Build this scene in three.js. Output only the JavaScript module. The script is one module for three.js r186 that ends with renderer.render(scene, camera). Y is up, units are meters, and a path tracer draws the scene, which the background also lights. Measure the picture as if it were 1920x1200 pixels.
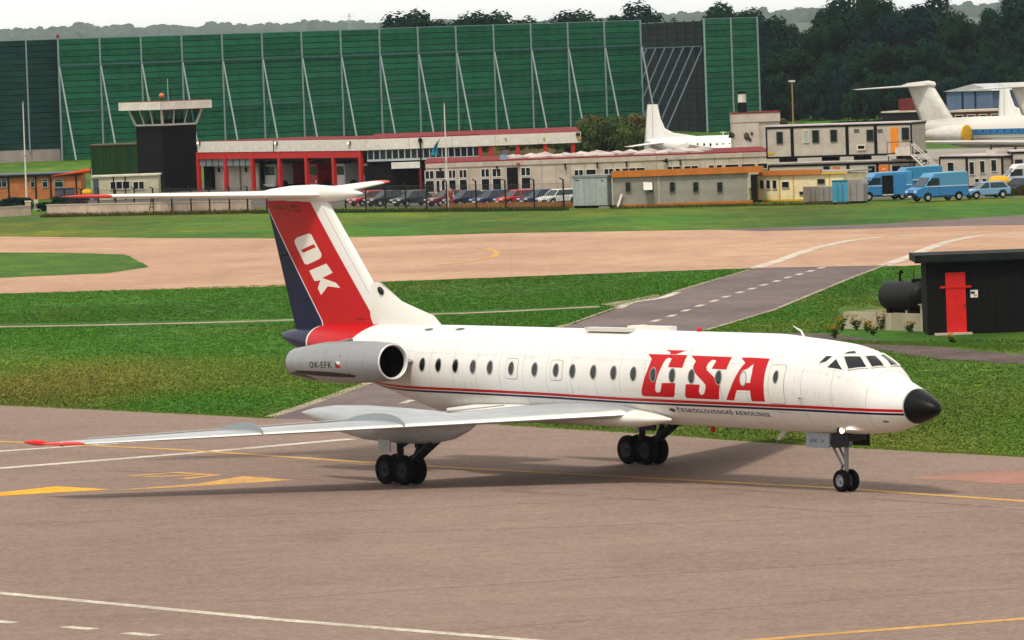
import * as THREE from 'three';
import { mergeGeometries, mergeVertices, toCreasedNormals } from 'three/addons/utils/BufferGeometryUtils.js';
import { MarchingCubes } from 'three/addons/objects/MarchingCubes.js';

// ---------------------------------------------------------------- camera, sky, sun, exposure
const V3 = THREE.Vector3;
const scene = new THREE.Scene();
const EYE = 13.2429, PITCH = 0.0417, ROLL = -0.0352, FOCAL = 11964.4;          // spectators' terrace, long lens (focal length in 1/1920 of the frame's width)
const axF = new V3(0, -Math.sin(PITCH), -Math.cos(PITCH)), axU0 = new V3(0, Math.cos(PITCH), -Math.sin(PITCH));
const axR = new V3(Math.cos(ROLL), 0, 0).addScaledVector(axU0, Math.sin(ROLL));
const axU = new V3(-Math.sin(ROLL), 0, 0).addScaledVector(axU0, Math.cos(ROLL));
const camera = new THREE.PerspectiveCamera(2 * Math.atan(600 / FOCAL) * 180 / Math.PI, 1.6, 5, 60000);
camera.position.set(0, EYE, 0);
camera.quaternion.setFromRotationMatrix(new THREE.Matrix4().makeBasis(axR, axU, axF.clone().negate()));
scene.add(camera);

const renderer = new THREE.WebGLRenderer({ antialias: true });
renderer.setSize(1024, 640);
renderer.toneMapping = THREE.LinearToneMapping;
renderer.toneMappingExposure = 0.75;
renderer.shadowMap.enabled = true;

{ // even overcast: a bright cloud sheet, brighter overhead
  const w = 64, h = 64, d = new Float32Array(w * h * 4);
  for (let j = 0; j < h; j++) for (let i = 0; i < w; i++) {
    const el = ((j + .5) / h - .5) * Math.PI, s = Math.max(0, Math.sin(el)), k = (j * w + i) * 4;
    const L = 1.62 - 0.55 * s;
    d[k] = L * 1.0; d[k + 1] = L * 0.985; d[k + 2] = L * 0.94; d[k + 3] = 1;
  }
  const t = new THREE.DataTexture(d, w, h, THREE.RGBAFormat, THREE.FloatType);
  t.mapping = THREE.EquirectangularReflectionMapping; t.magFilter = THREE.LinearFilter; t.needsUpdate = true;
  scene.background = t; scene.environment = t;
}
const sun = new THREE.DirectionalLight(new THREE.Color(1, 0.94, 0.84), 4.2);
sun.position.set(-22, 100, -138); sun.target.position.set(0, 0, -190);
sun.castShadow = true; sun.shadow.radius = 18; sun.shadow.mapSize.set(2048, 2048);
Object.assign(sun.shadow.camera, { left: -60, right: 60, top: 60, bottom: -60, near: 1, far: 400 });
scene.add(sun, sun.target);

// ---------------------------------------------------------------- helpers
let seed = 7;
const rnd = () => { seed = (seed * 1664525 + 1013904223) >>> 0; return seed / 4294967296; };
const rr = (a, b) => a + (b - a) * rnd();
const reseed = n => { seed = n * 2654435761 >>> 0; };
// where the line of sight of a photographed spot meets a level at height y
function spot(u, v, y = 0) {
  const d = axF.clone().multiplyScalar(FOCAL).addScaledVector(axR, u - 960).addScaledVector(axU, 600 - v);
  return new V3(0, EYE, 0).addScaledVector(d, (y - EYE) / d.y);
}
function sight(u, v, far) { // the same, at a distance given in metres
  const d = axF.clone().multiplyScalar(FOCAL).addScaledVector(axR, u - 960).addScaledVector(axU, 600 - v);
  return new V3(0, EYE, 0).addScaledVector(d, far / -d.z);
}
function footAt(u, far) { const p = sight(u, 100, far); p.y = 0; return p; }

const taken = new Map();
function numbered(n) { const k = taken.get(n) || 0; taken.set(n, k + 1); return k ? n + '_' + String(k).padStart(3, '0') : n; }
function tag(o, label, category, group, kind) {
  if (label) o.userData.label = label; if (category) o.userData.category = category;
  if (group) o.userData.group = group; if (kind) o.userData.kind = kind; return o;
}
function thing(name, label, category, pos, turn = 0, group) {
  const g = new THREE.Group(); g.name = numbered(name); if (pos) g.position.copy(pos); g.rotation.y = turn;
  scene.add(g); return tag(g, label, category, group);
}
function part(name, geo, mat, parent) {
  const m = new THREE.Mesh(Array.isArray(geo) ? merge(geo) : geo, mat);
  m.name = parent === scene ? numbered(name) : name; m.castShadow = m.receiveShadow = true; parent.add(m); return m;
}
function copyOf(src, label, pos, turn) {
  const c = src.clone(); c.userData = { ...src.userData }; c.name = numbered(src.name.replace(/_\d\d\d$/, '')); scene.add(c);
  if (label) c.userData.label = label; if (pos) c.position.copy(pos); if (turn !== undefined) c.rotation.y = turn; return c;
}
function merge(list) {
  const g = list.map(x => { const y = x.index ? x.toNonIndexed() : x; for (const k of Object.keys(y.attributes)) if (!['position', 'normal', 'uv'].includes(k)) y.deleteAttribute(k); return y; });
  return g.length === 1 ? g[0] : mergeGeometries(g);
}
// uv in metres, chosen by the way each face points
function muv(g) {
  g = g.index ? g.toNonIndexed() : g; const p = g.attributes.position, n = g.attributes.normal, uv = new Float32Array(p.count * 2);
  for (let i = 0; i < p.count; i++) {
    const ax = Math.abs(n.getX(i)), ay = Math.abs(n.getY(i)), az = Math.abs(n.getZ(i));
    if (ay >= ax && ay >= az) { uv[2 * i] = p.getX(i); uv[2 * i + 1] = p.getZ(i); }
    else if (ax > az) { uv[2 * i] = p.getZ(i); uv[2 * i + 1] = p.getY(i); }
    else { uv[2 * i] = p.getX(i); uv[2 * i + 1] = p.getY(i); }
  }
  g.setAttribute('uv', new THREE.BufferAttribute(uv, 2)); return g;
}
const box = (x0, x1, y0, y1, z0, z1) => muv(new THREE.BoxGeometry(Math.abs(x1 - x0), Math.abs(y1 - y0), Math.abs(z1 - z0)).translate((x0 + x1) / 2, (y0 + y1) / 2, (z0 + z1) / 2));
function rod(a, b, r0, r1 = r0, seg = 8) {
  const A = new V3(...a), B = new V3(...b), d = B.clone().sub(A), g = new THREE.CylinderGeometry(r1, r0, d.length(), seg);
  g.translate(0, d.length() / 2, 0).applyQuaternion(new THREE.Quaternion().setFromUnitVectors(new V3(0, 1, 0), d.normalize())); return g.translate(A.x, A.y, A.z);
}
function bar(a, b, w, h) { // square section between two points
  const A = new V3(...a), B = new V3(...b), d = B.clone().sub(A), L = d.length();
  const g = new THREE.BoxGeometry(w, L, h).translate(0, L / 2, 0).applyQuaternion(new THREE.Quaternion().setFromUnitVectors(new V3(0, 1, 0), d.normalize()));
  return g.translate(A.x, A.y, A.z);
}
// a skin over rings of points (all rings the same length)
function skin(rings, { closed = true, capA = false, capB = false, crease = 0, uvf } = {}) {
  const n = rings[0].length, pos = [], uv = [], idx = [], m = closed ? n + 1 : n;
  rings.forEach((r, i) => { for (let j = 0; j < m; j++) { const p = r[j % n]; pos.push(p[0], p[1], p[2]); const q = uvf ? uvf(i, j, p) : [j / (m - 1), i / (rings.length - 1)]; uv.push(q[0], q[1]); } });
  for (let i = 0; i < rings.length - 1; i++) for (let j = 0; j < m - 1; j++) { const a = i * m + j, b = a + 1, c = a + m, d = c + 1; idx.push(a, c, b, b, c, d); }
  const cap = (ri, flip) => { const r = rings[ri], c = [0, 1, 2].map(k => r.reduce((s, p) => s + p[k], 0) / n), b = pos.length / 3; pos.push(...c); uv.push(.5, .5); for (const p of r) { pos.push(...p); uv.push(.5, .5); } for (let j = 0; j < n; j++) flip ? idx.push(b, b + 1 + j, b + 1 + (j + 1) % n) : idx.push(b, b + 1 + (j + 1) % n, b + 1 + j); };
  if (capA) cap(0, false); if (capB) cap(rings.length - 1, true);
  let g = new THREE.BufferGeometry(); g.setAttribute('position', new THREE.Float32BufferAttribute(pos, 3)); g.setAttribute('uv', new THREE.Float32BufferAttribute(uv, 2)); g.setIndex(idx); g.computeVertexNormals();
  if (closed) { const N = g.attributes.normal; for (let i = 0; i < rings.length; i++) { const a = i * m, b = a + n; const s = new V3(N.getX(a) + N.getX(b), N.getY(a) + N.getY(b), N.getZ(a) + N.getZ(b)).normalize(); N.setXYZ(a, s.x, s.y, s.z); N.setXYZ(b, s.x, s.y, s.z); } }
  if (crease) g = toCreasedNormals(g, crease);
  return g;
}
function extrudeXY(pts, z0, z1, bevel = 0) { // flat outline in x, y given a thickness
  const s = new THREE.Shape(pts.map(p => new THREE.Vector2(p[0], p[1])));
  const g = new THREE.ExtrudeGeometry(s, { depth: z1 - z0 - 2 * bevel, bevelEnabled: bevel > 0, bevelSize: bevel, bevelThickness: bevel, bevelSegments: 2, bevelOffset: -bevel });
  return muv(g.translate(0, 0, z0 + bevel));
}
// ---------------------------------------------------------------- procedural textures
const hash = (x, y, s) => { let h = Math.imul(x, 374761393) ^ Math.imul(y, 668265263) ^ Math.imul(s, 1442695041); h = Math.imul(h ^ (h >>> 13), 1274126177); return ((h ^ (h >>> 16)) >>> 0) / 4294967296; };
function vnoise(x, y, px, py, s) {
  const xi = Math.floor(x), yi = Math.floor(y), fx = x - xi, fy = y - yi, sx = fx * fx * (3 - 2 * fx), sy = fy * fy * (3 - 2 * fy), m = (a, p) => ((a % p) + p) % p;
  const a = hash(m(xi, px), m(yi, py), s), b = hash(m(xi + 1, px), m(yi, py), s), c = hash(m(xi, px), m(yi + 1, py), s), d = hash(m(xi + 1, px), m(yi + 1, py), s);
  return a + (b - a) * sx + (c - a) * sy + (a - b - c + d) * sx * sy;
}
const free = (x, y, s) => vnoise(x, y, 1 << 20, 1 << 20, s);
// tones from c0 to c1 (sRGB 0-255) by layered noise; oct: [cells across, cells up, weight]
function grain({ n = 512, s = 1, oct, c0, c1, m = 4, mz = m, off = 0, gamma = 1, marks }) {
  const d = new Uint8Array(n * n * 4); let W = 0; for (const o of oct) W += o[2];
  for (let j = 0; j < n; j++) for (let i = 0; i < n; i++) {
    let v = 0; oct.forEach((o, q) => { v += o[2] * vnoise(i / n * o[0], j / n * o[1], o[0], o[1], s * 31 + q); });
    v = Math.min(1, Math.max(0, (v / W - .5) * 1.7 + .5)); if (gamma !== 1) v = Math.pow(v, gamma);
    const k = (j * n + i) * 4; let c = [c0[0] + (c1[0] - c0[0]) * v, c0[1] + (c1[1] - c0[1]) * v, c0[2] + (c1[2] - c0[2]) * v];
    if (marks) c = marks(i / n, j / n, c);
    d[k] = c[0]; d[k + 1] = c[1]; d[k + 2] = c[2]; d[k + 3] = 255;
  }
  const t = new THREE.DataTexture(d, n, n, THREE.RGBAFormat); t.colorSpace = THREE.SRGBColorSpace; t.wrapS = t.wrapT = THREE.RepeatWrapping; t.magFilter = THREE.LinearFilter; t.minFilter = THREE.LinearMipmapLinearFilter; t.generateMipmaps = true;
  t.repeat.set(1 / m, 1 / mz); t.offset.set(off, 0); t.needsUpdate = true; return t;
}
const std = (c, rough = .8, o = {}) => new THREE.MeshPhysicalMaterial({ color: c, roughness: rough, metalness: 0, specularIntensity: rough >= .7 ? .3 : rough > .2 ? .6 : 1, side: THREE.DoubleSide, ...o });
const gs = (opt, rough = .85, o = {}) => std(0xffffff, rough, { map: grain(opt), ...o });
// ---------------------------------------------------------------- the ground
const poly = a => a.map(([u, v]) => spot(u, v));
function sheet(name, pts, y, mat, jit = 0, step = 1.5) { // flat sheet; jit: uneven edge in metres
  const s = []; pts.forEach((p, i) => { const q = pts[(i + 1) % pts.length], n = jit ? Math.max(1, Math.round(p.distanceTo(q) / step)) : 1;
    for (let k = 0; k < n; k++) { const t = k / n, x = p.x + (q.x - p.x) * t, z = p.z + (q.z - p.z) * t; s.push(new THREE.Vector2(x + (free(x * .9, z * .35, 3) - .5 + (free(x * 3, z * 1.3, 4) - .5) * .5) * 2 * jit, -(z + (free(x * .9, z * .35, 5) - .5 + (free(x * 3, z * 1.3, 6) - .5) * .5) * 4 * jit))); } });
  const g = new THREE.ShapeGeometry(new THREE.Shape(s)).rotateX(-Math.PI / 2).translate(0, y, 0);
  const p = g.attributes.position, uv = g.attributes.uv; for (let i = 0; i < p.count; i++) uv.setXY(i, p.getX(i), p.getZ(i));
  const m = part(name, g, mat, scene); m.userData.kind = 'structure'; return m;
}
function stripe(name, pts, w, y, mat) { // painted line of constant width along ground points
  const L = [], R = []; pts.forEach((p, i) => { const a = pts[Math.max(0, i - 1)], b = pts[Math.min(pts.length - 1, i + 1)], d = b.clone().sub(a).setY(0).normalize(), n = new V3(-d.z, 0, d.x); L.push(p.clone().addScaledVector(n, w / 2)); R.push(p.clone().addScaledVector(n, -w / 2)); });
  return sheet(name, [...L, ...R.reverse()], y, mat);
}
const curve = (a, n = 24) => new THREE.CatmullRomCurve3(poly(a)).getPoints(n);

const grassMap = { n: 1024, s: 3, m: 24, c0: [26, 64, 4], c1: [92, 120, 18], oct: [[6, 6, .7], [19, 13, 1], [60, 50, 1], [190, 170, 1.1], [400, 400, .9]] };
const grassMat = gs(grassMap, .95, { vertexColors: true });
{ // one sheet of grass to the horizon
  const xs = [-14000, -3000, -1000, -400, -160], zs = [300, 0, -60]; for (let x = -100; x <= 120; x += 2) xs.push(x); xs.push(180, 400, 1000, 3000, 9000);
  for (let z = -100; z >= -620; z -= 2.5) zs.push(z); for (let z = -640; z >= -1200; z -= 20) zs.push(z); zs.push(-1600, -2500, -4500, -9000, -22000);
  const pos = [], col = [], uv = [], idx = [], nx = xs.length;
  for (const z of zs) for (const x of xs) {
    pos.push(x, -.03, z); uv.push(x, z);
    const dry = (z < -500 && z > -600 ? .34 * Math.min(1, (-500 - z) / 14) : 0) + Math.max(0, free(x * .045 + 9, z * .022, 11) * .6 + free(x * .16, z * .06, 12) * .45 + (free(x * .6, z * .2, 17) - .5) * .22 - .43) * 2.3, dark = .72 + .56 * free(x * .09, z * .035, 13) + .3 * (free(x * .5, z * .2, 15) - .5);
    col.push(dark * (.72 + 1.25 * dry), dark * (1 + .12 * dry), dark * (.9 + .5 * dry));
  }
  for (let j = 0; j < zs.length - 1; j++) for (let i = 0; i < nx - 1; i++) { const a = j * nx + i; idx.push(a, a + 1, a + nx, a + 1, a + nx + 1, a + nx); }
  const g = new THREE.BufferGeometry(); g.setAttribute('position', new THREE.Float32BufferAttribute(pos, 3)); g.setAttribute('color', new THREE.Float32BufferAttribute(col, 3)); g.setAttribute('uv', new THREE.Float32BufferAttribute(uv, 2)); g.setIndex(idx); g.computeVertexNormals();
  part('grass_ground', g, grassMat, scene).userData.kind = 'structure';
}
const apronMat = gs({ n: 2048, s: 5, m: 70, mz: 130, off: .5, c0: [110, 92, 82], c1: [142, 120, 108], oct: [[8, 5, .6], [26, 40, .5], [40, 160, .35], [110, 420, .5], [600, 700, 1], [1024, 1024, 1.3]],
  marks: (x, y, c) => { // paving lane joints, rubber and oil marks
    const j = Math.abs(((y * 130 / 7.3) % 1) - .5) < .008 ? .95 : 1, f = free(x * 26, y * 16, 44), o = f > .86 ? 1 - (f - .86) * .5 : 1, k = j * o; return [c[0] * k, c[1] * k, c[2] * k]; } }, .9);
const tanMat = gs({ n: 1024, s: 6, m: 60, c0: [152, 119, 97], c1: [184, 149, 123], oct: [[7, 5, 1], [30, 16, .8], [110, 60, .7], [400, 300, .7]],
  marks: (x, y, c) => { const a = (x * 60 / 6) % 1, b = (y * 60 / 12) % 1, k = (a < .012 || b < .02) ? .96 : 1; return [c[0] * k, c[1] * k, c[2] * k]; } }, .92);
const roadMat = gs({ n: 1024, s: 8, m: 40, c0: [88, 76, 76], c1: [116, 101, 98], oct: [[7, 4, 1], [30, 12, .8], [120, 60, .8], [420, 400, .7]] }, .9);
const kerbMat = gs({ n: 256, s: 9, m: 5, c0: [136, 120, 104], c1: [172, 154, 134], oct: [[6, 6, 1], [40, 40, 1]] }, .9);
const worn = (c0, c1, s) => gs({ n: 512, s, m: 8, c0, c1, oct: [[10, 6, 1], [60, 30, 1], [200, 120, 1]] }, .85);
const whitePaint = worn([150, 138, 124], [206, 196, 180], 21), yellowPaint = worn([162, 124, 74], [204, 158, 88], 22), brightYellow = worn([206, 142, 30], [236, 172, 44], 23);

// far taxiway of pale concrete, with the grass wedge left between its two arms
sheet('taxiway', [...poly([[-1600, 430], [0, 443], [300, 446], [560, 447], [760, 442], [930, 437], [1300, 431], [1440, 427], [1640, 425], [1800, 418], [1960, 404], [2400, 380]]), ...poly([[2400, 470], [1920, 484], [1700, 498], [1400, 503], [1100, 513], [740, 527], [500, 537], [0, 550], [-1600, 590]])], -.016, tanMat, .12);
sheet('grass_wedge', poly([[-1600, 462], [0, 473], [150, 474], [235, 477], [258, 488], [281, 500], [200, 512], [100, 516], [0, 521], [-1600, 570]]), -.006, gs({ ...grassMap, s: 13 }, .95), .14);
sheet('asphalt_shoulder', poly([[1330, 430], [1500, 425], [1640, 420], [1800, 410], [1930, 402], [2400, 380], [2400, 392], [1940, 421], [1800, 423], [1600, 429], [1430, 433]]), -.010, roadMat, .06);
// service road between the taxiway and the apron
const roadL = [[430, 806], [505, 785], [540, 772], [690, 722], [1065, 611], [1160, 577], [1270, 545], [1420, 502]], roadR = [[1660, 497], [1600, 519], [1450, 581], [1320, 620], [1140, 690], [935, 797], [900, 815]];
sheet('service_road', poly([...roadL, ...roadR]), -.008, roadMat, .04);
stripe('road_edge_line', poly([[507, 781], [560, 764], [690, 718], [870, 665], [1065, 608]]), .5, -.002, kerbMat);
stripe('road_edge_line', poly([[1065, 608], [1158, 575]]), .22, -.002, kerbMat);
stripe('road_edge_line', poly([[1262, 547], [1420, 501]]), .22, -.002, kerbMat);
stripe('road_edge_line', poly([[1662, 496], [1600, 519], [1450, 581], [1325, 618]]), .26, -.002, kerbMat);
stripe('road_edge_line', curve([[1158, 578], [1190, 566], [1232, 560], [1270, 548]]), .5, -.001, whitePaint);
sheet('concrete_apron_strip', poly([[1125, 570], [1165, 576], [1240, 556], [1230, 551], [1190, 560]]), -.009, kerbMat, .05);
{ const d = [[764, 753], [1202, 610], [1230, 601], [1259, 592], [1286, 582], [1312, 573], [1339, 564], [1362, 556], [1387, 548], [1410, 541], [1432, 534], [1456, 527], [1477, 520], [1499, 514], [1520, 508], [1540, 502]];
  const a = spot(1202, 610), b = spot(1540, 502), e = b.clone().sub(a).normalize();
  for (const [u, v] of d) { const p = spot(u, v); stripe('road_dash', [p.clone().addScaledVector(e, -1.1), p.clone().addScaledVector(e, 1.1)], .36, .001, whitePaint); } }
stripe('taxiway_edge_line', curve([[1416, 502], [1455, 490], [1500, 474], [1545, 461], [1600, 450], [1660, 444], [1720, 441]]), .85, -.004, whitePaint);
stripe('taxiway_edge_line', curve([[1657, 497], [1700, 483], [1745, 464], [1795, 449], [1850, 441], [1930, 436]]), .85, -.004, whitePaint);
stripe('taxiway_guide_line', curve([[832, 496], [870, 491], [915, 484], [931, 476], [922, 468], [897, 464]]), .5, -.004, yellowPaint);
stripe('taxiway_guide_line', curve([[0, 461], [60, 458], [140, 454], [230, 451], [330, 449]]), .2, -.004, yellowPaint);
stripe('taxiway_guide_line', curve([[1655, 446], [1668, 441], [1700, 437], [1800, 431]]), .2, -.004, yellowPaint);
// thin worn footpaths over the grass
stripe('footpath', curve([[-200, 614], [0, 612], [260, 607], [520, 600], [760, 590], [905, 585], [1010, 580], [1125, 574]], 40), 1.3, -.018, kerbMat);
sheet('footpath', poly([[1340, 622], [1440, 622], [1560, 626], [1640, 636], [1760, 650], [1960, 668], [2200, 680], [2200, 690], [1960, 684], [1760, 672], [1660, 660], [1580, 640], [1440, 630]]), -.014, gs({ n: 512, s: 31, m: 8, c0: [66, 54, 50], c1: [100, 86, 80], oct: [[6, 4, 1], [30, 20, 1], [120, 90, 1]] }, .95), .1);
// foreground apron
const apronL = [[-1500, 728], [0, 760], [130, 765], [330, 775], [505, 785]];
sheet('apron', [...poly(apronL), ...poly([[900, 794], [1160, 809], [1500, 835], [1920, 857], [2400, 882]]), spot(2400, 1500), spot(-1500, 1500)], 0, apronMat, .05, .8);
sheet('apron_patch', poly([[1700, 896], [1800, 888], [1930, 881], [1990, 880], [1990, 909], [1880, 907]]), .004, gs({ n: 256, s: 41, m: 6, c0: [138, 98, 84], c1: [158, 116, 100], oct: [[6, 4, 1], [40, 30, 1]] }, .9), .03);
stripe('taxi_centreline', poly([[-200, 818], [0, 828], [330, 843], [700, 868], [900, 880], [1560, 915], [1920, 940], [2200, 958]]), .42, .008, yellowPaint);
stripe('apron_line', poly([[-200, 862], [0, 846], [118, 838], [300, 826]]), .6, .005, whitePaint);
stripe('apron_line', poly([[-200, 895], [0, 878], [380, 848], [660, 823]]), .75, .005, whitePaint);
stripe('apron_line', poly([[-200, 1093], [0, 1112], [500, 1160], [1000, 1201], [1300, 1226]]), .42, .005, whitePaint);
stripe('apron_line', poly([[1380, 1204], [1480, 1195], [1920, 1160], [2100, 1146]]), .5, .005, yellowPaint);
for (const a of [[[-30, 1163], [28, 1168]], [[120, 1175], [175, 1180]], [[235, 1187], [293, 1192]]]) stripe('apron_dash', poly(a), .38, .005, whitePaint);
sheet('painted_arrow', poly([[-60, 934], [-60, 930], [105, 912], [208, 918], [95, 924]]), .005, brightYellow);
sheet('painted_arrow', poly([[205, 920], [370, 907], [455, 893], [556, 900], [330, 914]]), .005, yellowPaint);
stripe('painted_marking', poly([[246, 893], [330, 886], [404, 891], [342, 898]]), .5, .005, yellowPaint);
stripe('painted_marking', poly([[272, 894], [372, 891]]), .4, .0045, yellowPaint);

// paved yards among the buildings
const yardMat = gs({ n: 512, s: 33, m: 20, c0: [70, 66, 64], c1: [100, 95, 90], oct: [[6, 5, 1], [30, 24, 1], [120, 100, 1]] }, .92);
sheet('yard', poly([[150, 386], [470, 388], [1066, 388.5], [1075, 352], [1000, 340], [380, 345], [150, 360]]), -.02, yardMat, .1);
sheet('yard', poly([[1585, 374], [1990, 368], [1990, 335], [1590, 345]]), -.022, yardMat, .1);
sheet('parking_apron', poly([[1080, 336], [2300, 322], [2300, 268], [1080, 292]]), -.024, gs({ n: 512, s: 34, m: 24, c0: [120, 114, 106], c1: [150, 143, 134], oct: [[6, 5, 1], [30, 24, 1], [120, 100, 1]] }, .92), .1);

// sealed joints and old tyre marks on the apron
const sealMat = gs({ n: 256, s: 35, m: 6, c0: [104, 88, 80], c1: [134, 115, 105], oct: [[10, 6, 1], [60, 40, 1]] }, .8);
for (const a of [[[300, 1010], [1000, 990], [1920, 955]], [[420, 1130], [1100, 1085], [1960, 1035]], [[-60, 985], [640, 960], [1400, 925]], [[900, 1180], [1500, 1130], [1980, 1098]]]) stripe('sealed_joint', curve(a, 30), .07, .0035, sealMat);
for (const a of [[[-80, 838], [500, 862], [1100, 900], [1980, 958]], [[-80, 872], [500, 895], [1200, 936], [1980, 985]]]) stripe('tyre_mark', curve(a, 40), .32, .0025, gs({ n: 256, s: 36, m: 9, c0: [104, 86, 77], c1: [140, 119, 107], oct: [[5, 5, 1], [60, 60, 1]] }, .9));
{ // tussocks standing up out of the mown grass
  const inside = (p, P) => { let c = false; for (let i = 0, j = P.length - 1; i < P.length; j = i++) if ((P[i].z > p.z) !== (P[j].z > p.z) && p.x < (P[j].x - P[i].x) * (p.z - P[i].z) / (P[j].z - P[i].z) + P[i].x) c = !c; return c; };
  const paved = [poly([[-1600, 430], [0, 443], [560, 447], [930, 437], [1300, 431], [1640, 425], [1960, 404], [2400, 380], [2400, 470], [1920, 484], [1700, 498], [1400, 503], [740, 527], [0, 550], [-1600, 590]]), poly([...roadL, ...roadR]), [...poly(apronL), ...poly([[900, 794], [1160, 809], [1500, 835], [1920, 857], [2400, 882]]), spot(2400, 1500), spot(-1500, 1500)], poly([[1340, 620], [1560, 624], [1760, 648], [1960, 666], [2200, 678], [2200, 692], [1960, 686], [1760, 674], [1580, 642], [1440, 632]]), poly([[1570, 640], [1570, 575], [2200, 560], [2200, 632]]), poly([[-200, 618], [520, 604], [1125, 577], [1125, 571], [520, 597], [-200, 610]])];
  const blades = []; reseed(601); for (let i = 0; i < 7; i++) { const x = rr(-.12, .12), z = rr(-.12, .12), h = rr(.025, .065), a = rr(0, 6.28), w = rr(.02, .04); blades.push(x - Math.cos(a) * w, 0, z - Math.sin(a) * w, x + Math.cos(a) * w, 0, z + Math.sin(a) * w, x + rr(-.06, .06), h, z + rr(-.06, .06)); }
  const g = new THREE.BufferGeometry(); g.setAttribute('position', new THREE.Float32BufferAttribute(blades, 3)); g.computeVertexNormals();
  const N = 95000, im = new THREE.InstancedMesh(g, std(0xffffff, .95), N), m = new THREE.Matrix4(), q = new THREE.Quaternion(), c = new THREE.Color(); let k = 0;
  for (let t = 0; t < 400000 && k < N; t++) { const z = -rr(200, 400), ax = rr(-.14, .14), p = new V3(ax * -z, -.03, z); if ((Math.abs(ax) > .088 && rnd() < (Math.abs(ax) - .088) / .052) || rnd() > .3 + .9 * free(p.x * .12, p.z * .05, 71) || paved.some(P => inside(p, P))) continue; q.setFromAxisAngle(new V3(0, 1, 0), rr(0, 6.28)); const s = rr(.5, 1.25); m.compose(p, q, new V3(s * 1.6, s, s * 1.6)); im.setMatrixAt(k, m); const d = Math.max(0, free(p.x * .045 + 9, p.z * .022, 11) * .6 + free(p.x * .16, p.z * .06, 12) * .45 - .43) * 2.3, e = .7 + .5 * free(p.x * .09, p.z * .035, 13) + rr(-.3, .3); c.setRGB((.062 + .1 * d) * e, .168 * e, (.016 + .014 * d) * e); im.setColorAt(k, c); k++; }
  im.count = k; im.name = 'grass_tussocks'; im.castShadow = im.receiveShadow = true; tag(im, 'short tussocks of grass scattered over the lawns beside the apron', 'grass', null, 'stuff'); scene.add(im);
}
// ---------------------------------------------------------------- the airliner in front
const canvasTex = (w, h, draw) => { const c = document.createElement('canvas'); c.width = w; c.height = h; const x = c.getContext('2d'); draw(x, w, h); const t = new THREE.CanvasTexture(c); t.colorSpace = THREE.SRGBColorSpace; t.magFilter = THREE.LinearFilter; return t; };
function smoothAt(k, v, s) { // cubic through unevenly spaced keys
  let i = 0; while (i < k.length - 2 && s > k[i + 1]) i++;
  const h = k[i + 1] - k[i], t = Math.min(1, Math.max(0, (s - k[i]) / h)), d = j => j <= 0 ? (v[1] - v[0]) / (k[1] - k[0]) : j >= k.length - 1 ? (v[j] - v[j - 1]) / (k[j] - k[j - 1]) : (() => { const a = (v[j] - v[j - 1]) / (k[j] - k[j - 1]), b = (v[j + 1] - v[j]) / (k[j + 1] - k[j]); return a * b <= 0 ? 0 : 2 * a * b / (a + b); })();
  const a = d(i) * h, b = d(i + 1) * h; return v[i] * (2 * t ** 3 - 3 * t * t + 1) + a * (t ** 3 - 2 * t * t + t) + v[i + 1] * (3 * t * t - 2 * t ** 3) + b * (t ** 3 - t * t);
}
const MG = 20.52;                                                                  // main wheels, metres aft of the nose tip
const fk = [0, .12, .4, .7, 1.0, 1.4, 1.8, 2.1, 2.5, 3.2, 4.0, 5.0, 6.0, 7.5, 24, 26, 28, 30, 32, 33, 33.7, 33.85];
const fTop = [2.54, 2.70, 2.87, 3.00, 3.12, 3.27, 3.40, 3.54, 3.90, 4.20, 4.37, 4.46, 4.53, 4.62, 4.65, 4.64, 4.64, 4.62, 4.5, 4.4, 4.3, 4.24];
const fBot = [2.52, 2.40, 2.27, 2.18, 2.10, 1.99, 1.88, 1.83, 1.79, 1.74, 1.72, 1.71, 1.72, 1.74, 1.85, 2.25, 2.68, 3.13, 3.58, 3.85, 4.1, 4.2];
const fWid = [.02, .18, .35, .46, .56, .71, .85, .95, 1.07, 1.22, 1.33, 1.4, 1.44, 1.45, 1.45, 1.38, 1.25, .98, .62, .4, .14, .03];
const sec = s => { const t = smoothAt(fk, fTop, s), b = smoothAt(fk, fBot, s); return { yc: (t + b) / 2, ry: (t - b) / 2, rz: smoothAt(fk, fWid, s) }; };
const onHull = (s, f, off = 0) => { const q = sec(s), c = Math.cos(f), n = Math.sin(f), l = Math.hypot(c / q.ry, n / q.rz); return [MG - s, q.yc + q.ry * c + off * c / q.ry / l, q.rz * n + off * n / q.rz / l]; };
const angAt = (s, y, port) => { const q = sec(s), f = Math.acos(Math.min(1, Math.max(-1, (y - q.yc) / q.ry))); return port ? 2 * Math.PI - f : f; };
const hullBand = (s0, s1, n, off = 0) => { const R = []; for (let i = 0; i <= n; i++) { const s = s0 + (s1 - s0) * i / n, r = []; for (let j = 0; j < 64; j++) r.push(onHull(s, j / 64 * 2 * Math.PI, off)); R.push(r); } return R; };
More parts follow.
